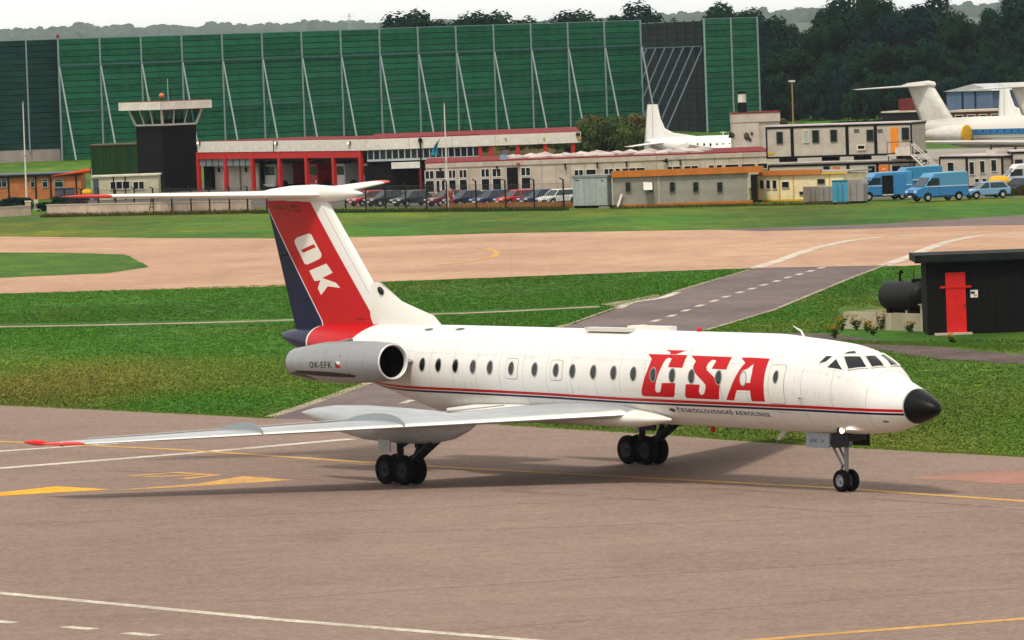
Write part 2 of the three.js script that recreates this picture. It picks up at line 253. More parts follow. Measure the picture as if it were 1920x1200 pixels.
// patch of skin over an outline in (s, y): the outline shrunk towards its middle in rings, each laid on the hull
function hullPatch(outline, off, port = false, rings = 4) {
  const m = outline.length, c = outline.reduce((a, p) => [a[0] + p[0] / m, a[1] + p[1] / m], [0, 0]), R = [];
  for (let k = 0; k <= rings; k++) { const t = k / rings * .999 + .001; R.push(outline.map(p => { const s = c[0] + (p[0] - c[0]) * t, y = c[1] + (p[1] - c[1]) * t; return onHull(s, angAt(s, y, port), off); })); }
  return skin(R, { closed: true });
}
function hullRing(outline, w, off, port = false) { // narrow raised frame just outside an outline
  const m = outline.length, c = outline.reduce((a, p) => [a[0] + p[0] / m, a[1] + p[1] / m], [0, 0]);
  const R = [[0, 0], [0, off], [w, off], [w, 0]].map(([g, o]) => outline.map(p => { const dx = p[0] - c[0], dy = p[1] - c[1], l = Math.hypot(dx, dy), s = p[0] + dx / l * g, y = p[1] + dy / l * g; return onHull(s, angAt(s, y, port), o - .003); }));
  return skin(R, { closed: true, crease: .6 });
}
const oval = (s, y, a, b, n = 20) => Array.from({ length: n }, (_, i) => [s + a * Math.cos(i / n * 2 * Math.PI), y + b * Math.sin(i / n * 2 * Math.PI)]);
const softRect = (s0, s1, y0, y1, r = .1, n = 5) => { const o = []; for (const [cx, cy, a0] of [[s1 - r, y1 - r, 0], [s0 + r, y1 - r, 1], [s0 + r, y0 + r, 2], [s1 - r, y0 + r, 3]]) for (let i = 0; i <= n; i++) { const a = (a0 + i / n) * Math.PI / 2; o.push([cx + r * Math.cos(a), cy + r * Math.sin(a)]); } return o; };
const dense = (o, st = .12) => { const r = []; o.forEach((p, i) => { const q = o[(i + 1) % o.length], n = Math.max(1, Math.round(Math.hypot(q[0] - p[0], q[1] - p[1]) / st)); for (let k = 0; k < n; k++) r.push([p[0] + (q[0] - p[0]) * k / n, p[1] + (q[1] - p[1]) * k / n]); }); return r; };

const RED = '#b40a12', NAVY = '#0f1238';
const hullTex = canvasTex(2048, 2048, (x, W, H) => {
  const X = s => (1 - s / 34) * W, Y = f => f / (2 * Math.PI) * H;
  x.fillStyle = '#d9d7d3'; x.fillRect(0, 0, W, H);
  reseed(5);
  for (let i = 0; i < 5200; i++) { x.fillStyle = `rgba(${rr(90, 150) | 0},${rr(84, 130) | 0},${rr(70, 110) | 0},${rr(.01, .05)})`; const a = rr(4, 60); x.fillRect(rnd() * W, rnd() * H, a, rr(1, 5)); }         // dust streaks along the airflow
  for (let s = 2.2; s < 33; s += 1.25) { x.fillStyle = 'rgba(96,92,86,.34)'; x.fillRect(X(s), 0, 1.2, H); }                                                                                       // skin joints
  for (const f of [.35, .8, 1.12, 1.95, 2.5, 2.9, 3.4, 3.8, 4.35, 5.16, 5.5, 5.95]) { x.fillStyle = 'rgba(96,92,86,.26)'; x.fillRect(0, Y(f), W, 2.4); for (let i = 0; i < 160; i++) { x.fillStyle = 'rgba(84,72,58,.045)'; x.fillRect(rnd() * W, Y(f) + 2, rr(2, 12), rr(6, 40)); } }
  for (let i = 0; i < 60; i++) { const s = rr(3, 27), f = rr(.9, 2.3); x.strokeStyle = 'rgba(96,92,86,.26)'; x.lineWidth = 1.1; x.strokeRect(X(s), Y(f), rr(8, 26), rr(20, 60)); }            // access panels
  for (let i = 0; i < 240; i++) { x.fillStyle = `rgba(92,78,60,${rr(.04, .13)})`; x.fillRect(X(rr(1, 30)), Y(rr(1.7, 4.5)), rr(20, 160), rr(2, 7)); }   // oil and exhaust film low on the hull
  const sp = [.9, 5, 13, 18, 22, 25.2, 27.5], top = [2.54, 2.62, 2.65, 2.72, 2.75, 2.77, 2.84];
  for (const port of [false, true]) {
    const band = (d0, d1, col) => { x.fillStyle = col; x.beginPath(); const a = [], b = []; for (let s = .9; s <= 27.6; s += .15) { const t = smoothAt(sp, top, s); a.push([X(s), Y(angAt(s, t - d0, port))]); b.push([X(s), Y(angAt(s, t - d1, port))]); } a.concat(b.reverse()).forEach((p, i) => i ? x.lineTo(...p) : x.moveTo(...p)); x.closePath(); x.fill(); };
    band(0, .085, RED); band(.115, .18, NAVY);
    // big initials, traced along the hull in metres (aft of nose, height)
    const C = [[12.25,4.0],[10.31,4.0],[10.35,3.62],[11.06,3.63],[11.0,3.88],[11.17,3.91],[11.29,3.85],[11.39,3.62],[11.5,3.39],[11.62,3.13],[11.69,2.92],[11.64,2.86],[11.55,2.85],[11.44,2.88],[11.37,2.99],[11.31,3.15],[10.63,3.16],[10.76,2.8],[10.86,2.72],[12.34,2.72],[12.42,2.76],[12.38,2.89],[12.25,3.12],[12.06,3.5],[11.99,3.73],[11.98,3.86]];
    const hook = [[11.49,4.13],[10.46,4.13],[10.88,4.01],[11.19,4.01],[11.2,4.06]];
    const S = [[10.12,3.99],[8.12,3.98],[8.2,3.61],[8.91,3.62],[8.8,3.85],[8.88,3.88],[9.02,3.88],[9.14,3.8],[9.19,3.66],[9.12,3.57],[8.84,3.43],[8.54,3.25],[8.47,3.1],[8.61,2.72],[8.72,2.7],[10.21,2.71],[10.26,2.77],[10.2,2.91],[10.12,3.14],[9.44,3.14],[9.52,2.93],[9.49,2.84],[9.42,2.82],[9.28,2.87],[9.17,3.04],[9.16,3.14],[9.27,3.23],[9.61,3.43],[9.79,3.57],[9.84,3.69],[9.78,3.83]];
    const A = [[7.68,3.97],[6.35,3.96],[6.35,3.68],[6.35,3.39],[6.36,3.1],[6.41,2.69],[7.05,2.69],[7.02,3.01],[7.66,3.01],[7.9,2.69],[8.27,2.7],[7.95,3.06],[7.71,3.41],[7.51,3.69],[7.38,3.82]];
    const hole = [[6.98,3.8],[6.95,3.53],[7.0,3.24],[7.46,3.24],[7.49,3.44],[7.43,3.59],[7.19,3.66]];
    const put = (o, col) => { x.fillStyle = col; x.beginPath(); o.forEach(([s, y], i) => { const q = port ? 18.7 - s : s, p = [X(q), Y(angAt(q, y, port))]; i ? x.lineTo(...p) : x.moveTo(...p); }); x.closePath(); x.fill(); };
    for (const o of [C, hook, S, A]) put(o, RED); put(hole, '#d9d7d3');
    // small company name under the stripes
    x.save(); const s0 = port ? 6.4 : 11.0; x.translate(X(s0), Y(angAt(8.7, 2.31, port))); if (port) x.rotate(Math.PI); x.scale(1, 2048 / 6.283 / 1.45 / (2048 / 34) * .86);
    x.fillStyle = NAVY; x.font = 'bold 15px sans-serif'; x.textBaseline = 'middle'; const tx = 'ČESKOSLOVENSKÉ AEROLINIE', tw = x.measureText(tx).width; x.scale(4.55 * W / 34 / tw, 1); x.fillText(tx, 0, 0); x.restore();
    put([[11.42, 2.33], [11.2, 2.38], [11.06, 2.33], [11.16, 2.25], [11.3, 2.26]].map(([s, y]) => [port ? 18.7 - s : s, y]), NAVY);
  }
  // tail colours right round the tail cone
  const around = (s0, s1, k, col) => { x.fillStyle = col; x.beginPath(); for (let f = 0; f <= 64; f++) { const a = f / 64 * 2 * Math.PI; x[f ? 'lineTo' : 'moveTo'](X(s0 + k * (1 - Math.cos(a)) / 2), Y(a)); } for (let f = 64; f >= 0; f--) { const a = f / 64 * 2 * Math.PI; x.lineTo(X(s1), Y(a)); } x.closePath(); x.fill(); };
  around(27.95, 31.4, 1.6, RED); around(31.33, 33, 0, '#d9d7d3'); around(31.44, 34, 0, NAVY);
});
const hullMat = std(0xffffff, .38, { map: hullTex, specularIntensity: .4 });
const plane = thing('airliner', 'white twin-engined jet airliner with red and navy tail taxiing across the apron', 'airliner',
  new V3(12.273, 0, -184.166).addScaledVector(new V3(Math.cos(.9425), 0, Math.sin(.9425)), -MG), -.9425);
{
  const P = plane, white = std(0xd8d5cd, .4), wingGrey = gs({ n: 512, s: 51, m: 3, c0: [150, 154, 158], c1: [182, 185, 188], oct: [[5, 5, 1], [24, 10, .8], [90, 60, .6]] }, .42, { metalness: .15 });
  const metal = gs({ n: 512, s: 52, m: 2, c0: [128, 128, 130], c1: [170, 170, 170], oct: [[6, 4, 1], [30, 12, .8], [110, 60, .6]] }, .4, { metalness: .35 });
  const edgeMat = std(0xd9d8d4, .32, { metalness: .2 }), black = std(0x0b0b0c, .55), rubber = std(0x070707, .95), steel = std(0x84868a, .4, { metalness: .6 }), darkSteel = std(0x141416, .6, { metalness: .2 }), redTip = std(0xc41c1a, .45), glassDark = std(0x10151a, .08), frameGrey = std(0x8d8d8b, .5);
  const X = s => MG - s, fenceMat = std(0x8b9296, .5);
  // fuselage
  const S = []; for (let s = .98; s < 8; s += .08) S.push(s); for (let s = 8; s < 24; s += .5) S.push(s); for (let s = 24; s <= 33.86; s += .25) S.push(Math.min(s, 33.85));
  const rings = S.map(s => Array.from({ length: 64 }, (_, j) => onHull(s, j / 64 * 2 * Math.PI)));
  const hull = part('fuselage', skin(rings, { uvf: (i, j) => [1 - S[i] / 34, 1 - j / 64], capB: true }), hullMat, P);
  const nS = []; for (let i = 0; i <= 18; i++) nS.push(.99 * (i / 18) ** 1.7 + .0005);
  const rad = part('radome', skin(nS.map(s => Array.from({ length: 48 }, (_, j) => onHull(s, j / 48 * 2 * Math.PI, .004))), { capA: true }), std(0x070707, .42, { specularIntensity: .3 }), P); rad.userData.label = 'glossy black pointed nose cone';
  part('radome_seal', skin([.965, .98, 1.0, 1.015].map((s, i) => Array.from({ length: 48 }, (_, j) => onHull(s, j / 48 * 2 * Math.PI, i % 3 ? .008 : .001)))), frameGrey, rad);
  // cabin windows, both sides
  const win = (s, y, a, b, port) => { const w = part('window', hullRing(oval(s, y, a, b), .035, .012, port), frameGrey, P); part('pane', hullPatch(oval(s, y, a + .005, b + .005), .004, port, 2), s < 8 ? std(0xcfcdc6, .4) : glassDark, w); return w; };
  const wy = s => 3.36 + (s - 7) * .0066;
  for (const s of [23.85, 22.97, 22.04, 21.09, 20.18, 17.81, 15.84, 14.77, 13.74, 12.74, 11.75, 10.8, 9.85, 8.53, 7.34]) for (const port of [false, true]) win(s, wy(s), .135, .195, port);
  const hatch = (name, o, port, wc, wd) => { const h = part(name, hullPatch(dense(o), .006, port, 6), std(0xd8d5cd, .4), P); part('gap', hullRing(dense(o), .022, .007, port), frameGrey, h); if (wc) { part('window', hullRing(oval(...wc, ...wd), .03, .018, port), frameGrey, h); part('pane', hullPatch(oval(...wc, wd[0] + .004, wd[1] + .004), .011, port, 2), glassDark, h); } return h; };
  for (const port of [false, true]) { hatch('emergency_exit', softRect(18.72, 19.33, 3.13, 3.74), port, [19.04, 3.44], [.13, .19]); hatch('emergency_exit', softRect(16.38, 16.98, 3.13, 3.73), port, [16.69, 3.43], [.13, .19]); }
  { // service door: plain, the stripes run over its lower end, so the panel stops above them
    const d = hatch('service_door', softRect(5.45, 6.14, 2.66, 3.78, .09), false, [5.82, 3.44], [.1, .17]); part('handle', box(X(6.1), X(5.97), 3.16, 3.19, 1.36, 1.41), frameGrey, d);
    part('door_edge', hullRing(dense(softRect(5.47, 6.2, 2.38, 2.4, .008)), .012, .005), frameGrey, d); }
  // flight deck glazing
  const deck = (name, pts, port) => { const o = dense(pts.map(p => [p[0], p[1]]), .08), w = part(name, hullPatch(o, .009, port, 3), glassDark, P); part('frame', hullRing(o, .045, .014, port), white, w); return w; };
  // the flat panes across the nose are given as points on the hull (aft, height, sideways)
  function quadPane(pts, m = P) { const N = 6, R = []; for (let i = 0; i <= N; i++) { const r = []; for (let j = 0; j <= N; j++) { const u = i / N, v = j / N, k = q => (pts[0][q] * (1 - u) + pts[1][q] * u) * (1 - v) + (pts[3][q] * (1 - u) + pts[2][q] * u) * v; const s = k(0), q = sec(s), f = Math.atan2(k(2) / q.rz, (k(1) - q.yc) / q.ry); r.push(onHull(s, f, .011)); } R.push(r); } const g = part('windscreen', skin(R, { closed: false }), glassDark, m); return g; }
  const post = pts => { for (let i = 0; i < pts.length; i++) { const a = pts[i], b = pts[(i + 1) % pts.length], R = []; for (let k = 0; k <= 5; k++) { const s = a[0] + (b[0] - a[0]) * k / 5, y = a[1] + (b[1] - a[1]) * k / 5, z = a[2] + (b[2] - a[2]) * k / 5, q = sec(s), f = Math.atan2(z / q.rz, (y - q.yc) / q.ry); R.push(onHull(s, f, .016)); } for (let k = 0; k < 5; k++) posts.push(rod(R[k], R[k + 1], .024, .024, 6)); } };
  const posts = [];
  for (const sg of [1, -1]) for (const q of [
    [[3.46, 4.03, .71], [2.97, 4.02, .45], [2.49, 3.70, .59], [2.99, 3.66, .92]],
    [[2.90, 4.01, .37], [2.76, 4.01, .07], [2.30, 3.69, .1], [2.42, 3.70, .50]]]) { const p = q.map(a => [a[0], a[1], a[2] * sg]); quadPane(p); post(p); }
  for (const port of [false, true]) {
    deck('side_window', [[3.76, 3.74], [3.62, 3.98], [3.18, 3.68]], port); deck('rear_window', [[4.16, 3.84], [4.06, 4.06], [3.82, 4.05], [3.92, 3.9]], port);
    deck('eyebrow_window', [[3.54, 4.11], [3.5, 4.17], [3.36, 4.19], [3.2, 4.12]], port); }
  part('windscreen_frame', posts, white, P);
  // small things on the hull
  const ant = part('dorsal_aerial', new THREE.BoxGeometry(2.2, .12, .3).translate(X(15.2), 4.66, .42), std(0xc9c7bd, .5), P); part('dorsal_aerial', new THREE.BoxGeometry(2.1, .14, .3).translate(X(14.0), 4.68, -.3), white, P);
  const bk = part('beacon', new THREE.SphereGeometry(.085, 12, 8).scale(1, 1.1, 1).translate(X(11.25), 4.68, 0), std(0xb3140f, .3), P); bk.userData.label = 'red roof beacon';
  part('beacon', new THREE.SphereGeometry(.09, 12, 8).translate(X(10.6), 1.68, .1), std(0xb3140f, .3), P);
  part('whip_aerial', [rod([X(6.15), 4.5, 0], [X(6.3), 4.72, 0], .045, .03, 8), rod([X(6.3), 4.72, 0], [X(6.68), 4.86, 0], .03, .012, 8)], white, P);
  part('blade_aerial', extrudeXY([[X(7.0), 1.76], [X(7.35), 1.76], [X(7.62), 1.44], [X(7.5), 1.44]], -.02, .02), std(0xb8b6ae, .5), P);
  for (const [s, f] of [[24.6, .42], [23.0, .36], [27.2, .0]]) if (f) part('vent', hullPatch(oval(s, sec(s).yc + sec(s).ry * Math.cos(f), .22, .035), .006, false, 2), std(0x57544e, .6), P);
  part('pitot_tube', rod([X(4.9), 2.86, 1.33], [X(4.6), 2.84, 1.46], .025, .018), frameGrey, P);
  part('static_port', hullPatch(oval(1.7, 2.18, .1, .025), .006, false, 2), std(0x5a5650, .6), P);

  // fin
  const le = y => 30.76 + (y - 8.48) * .924, te = y => 34.45 + (y - 8.4) * .348;
  const aero = n => { const o = []; for (let i = 0; i <= n; i++) { const t = (1 - Math.cos(i / n * Math.PI)) / 2; o.push([t, 5 * (.2969 * Math.sqrt(t) - .126 * t - .3516 * t * t + .2843 * t ** 3 - .1036 * t ** 4)]); } return o; };
  const af = aero(14), finPts = y => { const a = le(y), c = te(y) - a, th = .085 * Math.min(c, 4.6); const up = af.map(([t, k]) => [X(a + t * c), y, k * th]), dn = af.slice(1, -1).reverse().map(([t, k]) => [X(a + t * c), y, -k * th]); return [...up, ...dn]; };
  const finTex = canvasTex(2048, 1024, (x, W, H) => {
    for (const port of [0, 1]) {
      const U = s => port ? W / 2 + (s - 24) / 11 * W / 2 : (35 - s) / 11 * W / 2, Vv = y => (1 - (y - 4) / 5.2) * H, put = (o, c) => { x.fillStyle = c; x.beginPath(); o.forEach(([s, y], i) => x[i ? 'lineTo' : 'moveTo'](U(s), Vv(y))); x.closePath(); x.fill(); };
      x.save(); x.beginPath(); x.rect(port * W / 2, 0, W / 2, H); x.clip();
      x.fillStyle = '#d9d7d3'; x.fillRect(port * W / 2, 0, W / 2, H);
      put([[31.72, 8.6], [27.6, 4.1], [31.2, 4.1], [31.38, 4.71], [34.7, 8.72]], RED); put([[34.66, 8.68], [31.3, 4.71], [31.1, 4], [33.9, 4], [35, 9]], '#dcdad6'); put([[34.72, 8.68], [31.37, 4.71], [31.17, 4], [34, 4], [35.2, 9]], NAVY);
      const flip = o => port ? o.map(([s, y]) => [62.3 - s, y]) : o; // read the right way round on the far side too
      const O = [[32.47,7.34],[32.32,7.43],[31.57,7.57],[31.4,7.54],[30.81,6.9],[30.84,6.8],[31.0,6.72],[31.75,6.54],[31.92,6.57],[32.48,7.25]].map(([s, y]) => [s + .3, y]), hole = [[32.09,7.02],[31.27,7.22],[31.14,7.12],[31.95,6.93]].map(([s, y]) => [s + .3, y]);
      const K = [[31.65,6.34],[30.55,6.59],[30.2,6.29],[30.84,6.11],[30.03,5.96],[29.78,5.79],[30.54,5.84],[30.99,5.54],[31.17,5.77],[30.98,6.03],[31.35,6.0]].map(([s, y]) => [s + .3, y]);
      put(flip(O), '#dedbd2'); put(flip(hole), RED); put(flip(K), '#dedbd2');
      reseed(9 + port); for (let i = 0; i < 900; i++) { x.fillStyle = `rgba(40,30,30,${rr(.01, .05)})`; x.fillRect(port * W / 2 + rnd() * W / 2, rnd() * H, rr(3, 26), rr(1, 3)); }
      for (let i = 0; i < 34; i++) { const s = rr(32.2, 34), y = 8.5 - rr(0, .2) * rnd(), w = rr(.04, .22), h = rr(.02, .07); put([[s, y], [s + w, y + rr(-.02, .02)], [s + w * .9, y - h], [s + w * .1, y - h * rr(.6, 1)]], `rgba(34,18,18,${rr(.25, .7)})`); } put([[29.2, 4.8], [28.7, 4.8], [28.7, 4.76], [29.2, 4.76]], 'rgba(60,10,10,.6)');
      x.strokeStyle = 'rgba(70,66,64,.5)'; x.lineWidth = 2; x.beginPath(); x.moveTo(U(28.5), Vv(5.6)); x.lineTo(U(31.05), Vv(8.4)); x.stroke();
      x.restore();
    } });
  const fy = []; for (let y = 4.3; y <= 8.8; y += .15) fy.push(y);
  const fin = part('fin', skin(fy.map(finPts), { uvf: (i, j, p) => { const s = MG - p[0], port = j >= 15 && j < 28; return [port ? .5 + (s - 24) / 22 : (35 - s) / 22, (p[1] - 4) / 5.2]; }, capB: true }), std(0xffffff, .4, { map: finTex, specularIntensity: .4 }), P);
  part('rudder_hinge', rod([X(33.0), 6.9, .28], [X(33.3), 6.86, .3], .04), black, fin); part('rudder_hinge', rod([X(31.9), 5.4, .33], [X(32.2), 5.38, .33], .04), black, fin);
  part('dorsal_fin', skin([0, .25, .5, .75, 1].map(t => { const w = .17 * Math.sqrt(1 - t * t * .93) + .015, top = [[24.75, 4.66], [25.2, 4.93], [26.46, 5.24], [27.4, 5.5], [28.15, 6.0], [29.2, 5.9]], h = top.map(([s, y]) => [s, 4.5 + (y - 4.5) * t]); return [...h.map(([s, y], i) => [X(s), y, w * (i === 0 ? .2 : 1)]), ...h.reverse().map(([s, y], i, a) => [X(s), y, -w * (i === a.length - 1 ? .2 : 1)])]; }), { capB: true, crease: .7 }), white, P);
  part('ram_air_inlet', new THREE.SphereGeometry(.1, 12, 8).scale(1.7, 1.0, .8).rotateZ(-.7).translate(X(27.9), 5.72, .12), black, P);
  // bullet fairing and tailplane
  const lathe = (prof, at, n = 32) => skin(prof.map(([s, r]) => Array.from({ length: n }, (_, j) => [X(s), at[0] + r * Math.cos(j / n * 2 * Math.PI) * at[2], at[1] + r * Math.sin(j / n * 2 * Math.PI) * at[3]])));
  part('tail_bullet', lathe([[28.87, .01], [29.1, .07], [29.7, .17], [30.5, .25], [31.6, .3], [33, .27], [34.3, .16], [35, .03]], [8.87, 0, 1, 1]), white, P);
  for (const sg of [1, -1]) {
    const half = (z0, z1, n, th) => { const R = []; for (let i = 0; i <= n; i++) { const z = z0 + (z1 - z0) * i / n, t = z / 6.32, k = z > 6 ? Math.sqrt(Math.max(0, 1 - ((z - 6) / .34) ** 2)) : 1, l = 30.75 + 5.45 * t + (1 - k) * .7, e = 34.55 + 2.95 * t, y = 8.83 + .22 * t, c = e - l; R.push([...af.map(([a, b]) => [X(l + a * c), y + b * th * c * k, sg * z]), ...af.slice(1, -1).reverse().map(([a, b]) => [X(l + a * c), y - b * th * .8 * c * k, sg * z])]); } return R; };
    const tp = part('tailplane', skin(half(0, 5.45, 8, .085), {}), white, P); const tip = part('tip', skin(half(5.45, 6.32, 8, .085), { capB: true }), redTip, tp); tip.userData.label = 'red tailplane tip';
  }
  // wings
  for (const sg of [1, -1]) {
    const at = z => { const t = (z - 1.2) / 13.2; return { l: 12.75 + 11.85 * t, e: z < 4.7 ? 20.2 + .6 * (z - 1.2) / 3.5 : 20.8 + 5.7 * (z - 4.7) / 9.7, y: 2.16 - .44 * t, th: .125 - .03 * t }; };
    const wr = (z0, z1, n, f0 = 0, f1 = 1, grow = 0) => { const R = []; for (let i = 0; i <= n; i++) { const z = z0 + (z1 - z0) * i / n, q = at(z), c = q.e - q.l, k = z > 14.1 ? Math.sqrt(Math.max(.02, 1 - ((z - 14.1) / .42) ** 2)) : 1; const pick = af.filter(([a]) => a >= f0 && a <= f1);
      R.push([...pick.map(([a, b]) => [X(q.l + a * c + (a < .5 ? (1 - k) * .9 * (1 - 2 * a) : 0)), q.y + b * q.th * c * .62 * k + grow, sg * z]), ...pick.slice(f0 === 0 ? 1 : 0, f1 === 1 ? -1 : undefined).reverse().map(([a, b]) => [X(q.l + a * c + (a < .5 ? (1 - k) * .9 * (1 - 2 * a) : 0)), q.y - b * q.th * c * .38 * k - grow, sg * z])]); } return R; };
    const w = part('wing', skin(wr(.9, 13.95, 26)), wingGrey, P);
    const e = part('leading_edge', skin(wr(1.5, 13.93, 24, 0, .06, .004), { closed: false }), edgeMat, w); e.userData.label = 'bare bright leading edge';
    const tp = part('tip', skin(wr(13.95, 14.5, 8), { capB: true }), redTip, w); tp.userData.label = 'red wing tip';
    const q = at(14.3); part('tip_fairing', skin([[-.9, .01], [-.6, .06], [-.2, .09], [.25, .08], [.5, .02]].map(([d, r]) => Array.from({ length: 12 }, (_, j) => [X(q.e - .2) + d, q.y + .02 + r * Math.cos(j / 6 * Math.PI), sg * (14.35 + r * Math.sin(j / 6 * Math.PI))]))), redTip, w);
    part('navigation_light', new THREE.SphereGeometry(.09, 12, 8).scale(2, .8, .8).translate(X(q.l + .55), q.y, sg * 14.25), std(sg > 0 ? 0x7f9a86 : 0x8a2020, .15), w);
    for (const z of [6.6, 9.85]) { const a = at(z), c = a.e - a.l, o = [], u = []; for (let i = 0; i <= 16; i++) { const t = i / 16, s = a.l - .02 + t * c * .86, y = a.y + .155 * 5 * (.2969 * Math.sqrt(t * .86) - .126 * t * .86 - .3516 * (t * .86) ** 2 + .2843 * (t * .86) ** 3) * a.th * c / .155 * .62; o.push([X(s), y - .03]); u.push([X(s), y + .235 * Math.sin(Math.PI * Math.min(1, t * 1.15 + .05) ** .8) ** .6 + .0]); }
      part('wing_fence', extrudeXY([...o, ...u.reverse()], sg * z - .012, sg * z + .012), fenceMat, w); }
    // flap and aileron gaps: shallow strips proud of the skin
    for (const [z0, z1] of [[2, 4.1], [5.5, 9.2], [9.5, 13.2]]) { const g = []; for (const z of [z0, z1]) { const a = at(z), c = a.e - a.l; g.push([X(a.l + .76 * c), a.y + .115 * .42 * c * .6, sg * z]); } part('flap_line', bar(g[0], g[1], .03, .03), frameGrey, w); }
    // landing gear pod
    const pod = part('gear_pod', skin([[16.4, .02, 1.98], [16.9, .2, 1.93], [17.7, .4, 1.87], [18.8, .52, 1.82], [20.5, .56, 1.83], [22.3, .54, 1.88], [24, .4, 1.98], [25.2, .2, 2.06], [25.9, .02, 2.1]].map(([s, r, y]) => Array.from({ length: 28 }, (_, j) => [X(s), y + r * Math.cos(j / 14 * Math.PI), sg * (4.72 + r * .92 * Math.sin(j / 14 * Math.PI))])), {}), wingGrey, P); pod.userData.label = 'streamlined landing gear pod behind the wing';
    // root fairing
    part('wing_root_fairing', skin([[11.3, .02, .02], [12.1, .3, .12], [13.0, .5, .2], [15, .48, .2], [19.5, .45, .2], [21.5, .3, .16], [23, .03, .05]].map(([s, w_, h]) => Array.from({ length: 20 }, (_, j) => [X(s), 2.02 + h * 1.4 * Math.cos(j / 10 * Math.PI), sg * (1.12 + w_ * Math.sin(j / 10 * Math.PI))]))), white, P);
  }
  // engines
  const nac = canvasTex(1024, 1024, (x, W, H) => {
    x.fillStyle = '#8f9194'; x.fillRect(0, 0, W, H); reseed(31);
    for (let i = 0; i < 2600; i++) { const v = rr(60, 200) | 0; x.fillStyle = `rgba(${v},${v},${v - 4},${rr(.02, .1)})`; x.fillRect(rnd() * W, rnd() * H, rr(4, 70), rr(1, 6)); }
    x.fillStyle = 'rgba(70,66,62,.6)'; for (const a of [.08, .2, .47, .7, .86]) x.fillRect(a * W, 0, 2, H);
    const band = (y, h, x0, x1, c) => { x.fillStyle = c; x.beginPath(); x.moveTo(x0 * W, y * H); x.quadraticCurveTo((x0 + x1) / 2 * W, (y - h) * H, x1 * W, (y + h * .8) * H); x.lineTo((x1 - .03) * W, (y + h * 1.5) * H); x.quadraticCurveTo((x0 + x1) / 2 * W, (y + h) * H, x0 * W, (y + h * .7) * H); x.fill(); };
    for (const m of [0, 1]) { // soot streak below the middle of each flank
      x.save(); if (m) { x.translate(W, H); x.rotate(Math.PI); x.translate(W, 0); x.scale(-1, 1); } band(.325, .034, .1, .76, 'rgba(22,20,20,.9)'); band(.36, .05, .02, .3, 'rgba(30,27,26,.75)'); x.restore(); }
    x.save(); x.translate(.30 * W, .262 * H); x.scale(1, 1.18); x.fillStyle = '#26262a'; x.font = 'bold 62px sans-serif'; x.textBaseline = 'middle'; x.scale(250 / x.measureText('OK-EFK').width, .95); x.fillText('OK-EFK', 0, 0); x.restore();
    x.fillStyle = '#ded9d4'; x.fillRect(.585 * W, .236 * H, 48, 26); x.fillStyle = RED; x.fillRect(.585 * W, .236 * H + 26, 48, 26); x.fillStyle = NAVY; x.beginPath(); x.moveTo(.585 * W, .236 * H); x.lineTo(.585 * W + 20, .236 * H + 26); x.lineTo(.585 * W, .236 * H + 52); x.fill();
    x.fillStyle = 'rgba(40,38,36,.7)'; x.fillRect(.7 * W, .33 * H, 10, 18); x.fillRect(.62 * W, .19 * H, 12, 12);
  });
  for (const sg of [1, -1]) {
    const ax = s => 3.62 - .022 * (s - 24), prof = [[23.95, .585], [24.3, .625], [25, .66], [26.4, .68], [27.6, .655], [28.5, .56], [28.62, .54], [29.0, .505], [29.35, .46]];
    const ring = (s, r) => Array.from({ length: 40 }, (_, j) => [X(s), ax(s) + r * Math.cos(j / 20 * Math.PI), sg * (2.5 + r * Math.sin(j / 20 * Math.PI))]);
    const nc = part('engine_nacelle', skin(prof.map(p => ring(...p)), { uvf: (i, j) => [(29.35 - prof[i][0]) / 5.4, 1 - j / 40] }), std(0xffffff, .42, { map: nac, metalness: .2 }), P);
    part('intake_lip', skin([[24.02, .588], [23.93, .575], [23.9, .55], [23.93, .52], [24.05, .505]].map(p => ring(...p))), edgeMat, nc);
    part('intake_duct', skin([[24.05, .505], [24.4, .49], [25.1, .48]].map(p => ring(...p)), { capB: true }), std(0x0a0a0b, .7), nc);
    part('intake_cone', skin([[24.55, .01], [24.7, .1], [25.08, .2]].map(p => ring(...p))), darkSteel, nc);
    part('exhaust_pipe', skin([[29.2, .46], [29.4, .45], [29.4, .42], [28.6, .4]].map(p => ring(...p)), { capB: true }), std(0x3a3836, .6, { metalness: .5 }), nc);
    part('air_scoop', [extrudeXY([[X(26.9), 4.2], [X(26.3), 4.22], [X(26.25), 4.3], [X(26.4), 4.31]], sg * 2.5 - .12, sg * 2.5 + .12, .02)], metal, nc);
    part('engine_pylon', skin([1.1, 1.6, 2.0].map(z => { const l = 24.35, c = 3.8; return [...af.map(([a, b]) => [X(l + a * c), 3.56 + b * .06 * c, sg * z]), ...af.slice(1, -1).reverse().map(([a, b]) => [X(l + a * c), 3.56 - b * .06 * c, sg * z])]; })), metal, P);
  }
  // undercarriage
  const tyre = (r, w) => new THREE.LatheGeometry([[r * .56, -w * .42], [r * .72, -w * .5], [r * .9, -w * .47], [r * .98, -w * .3], [r, 0], [r * .98, w * .3], [r * .9, w * .47], [r * .72, w * .5], [r * .56, w * .42]].map(p => new THREE.Vector2(...p)), 32).rotateX(Math.PI / 2);
  const hub = (r, w) => merge([new THREE.LatheGeometry([[.01, w * .3], [r * .2, w * .34], [r * .25, w * .2], [r * .45, w * .22], [r * .57, w * .44], [r * .57, -w * .44], [r * .45, -w * .22], [r * .2, -w * .34], [.01, -w * .3]].map(p => new THREE.Vector2(...p)), 24).rotateX(Math.PI / 2)]);
  const wheel = (par, x, y, z, r, w) => { const t = part('wheel', tyre(r, w).translate(x, y, z), rubber, par); part('hub', hub(r, w).translate(x, y, z), r > .4 ? std(0x1c1d20, .6) : steel, t); };
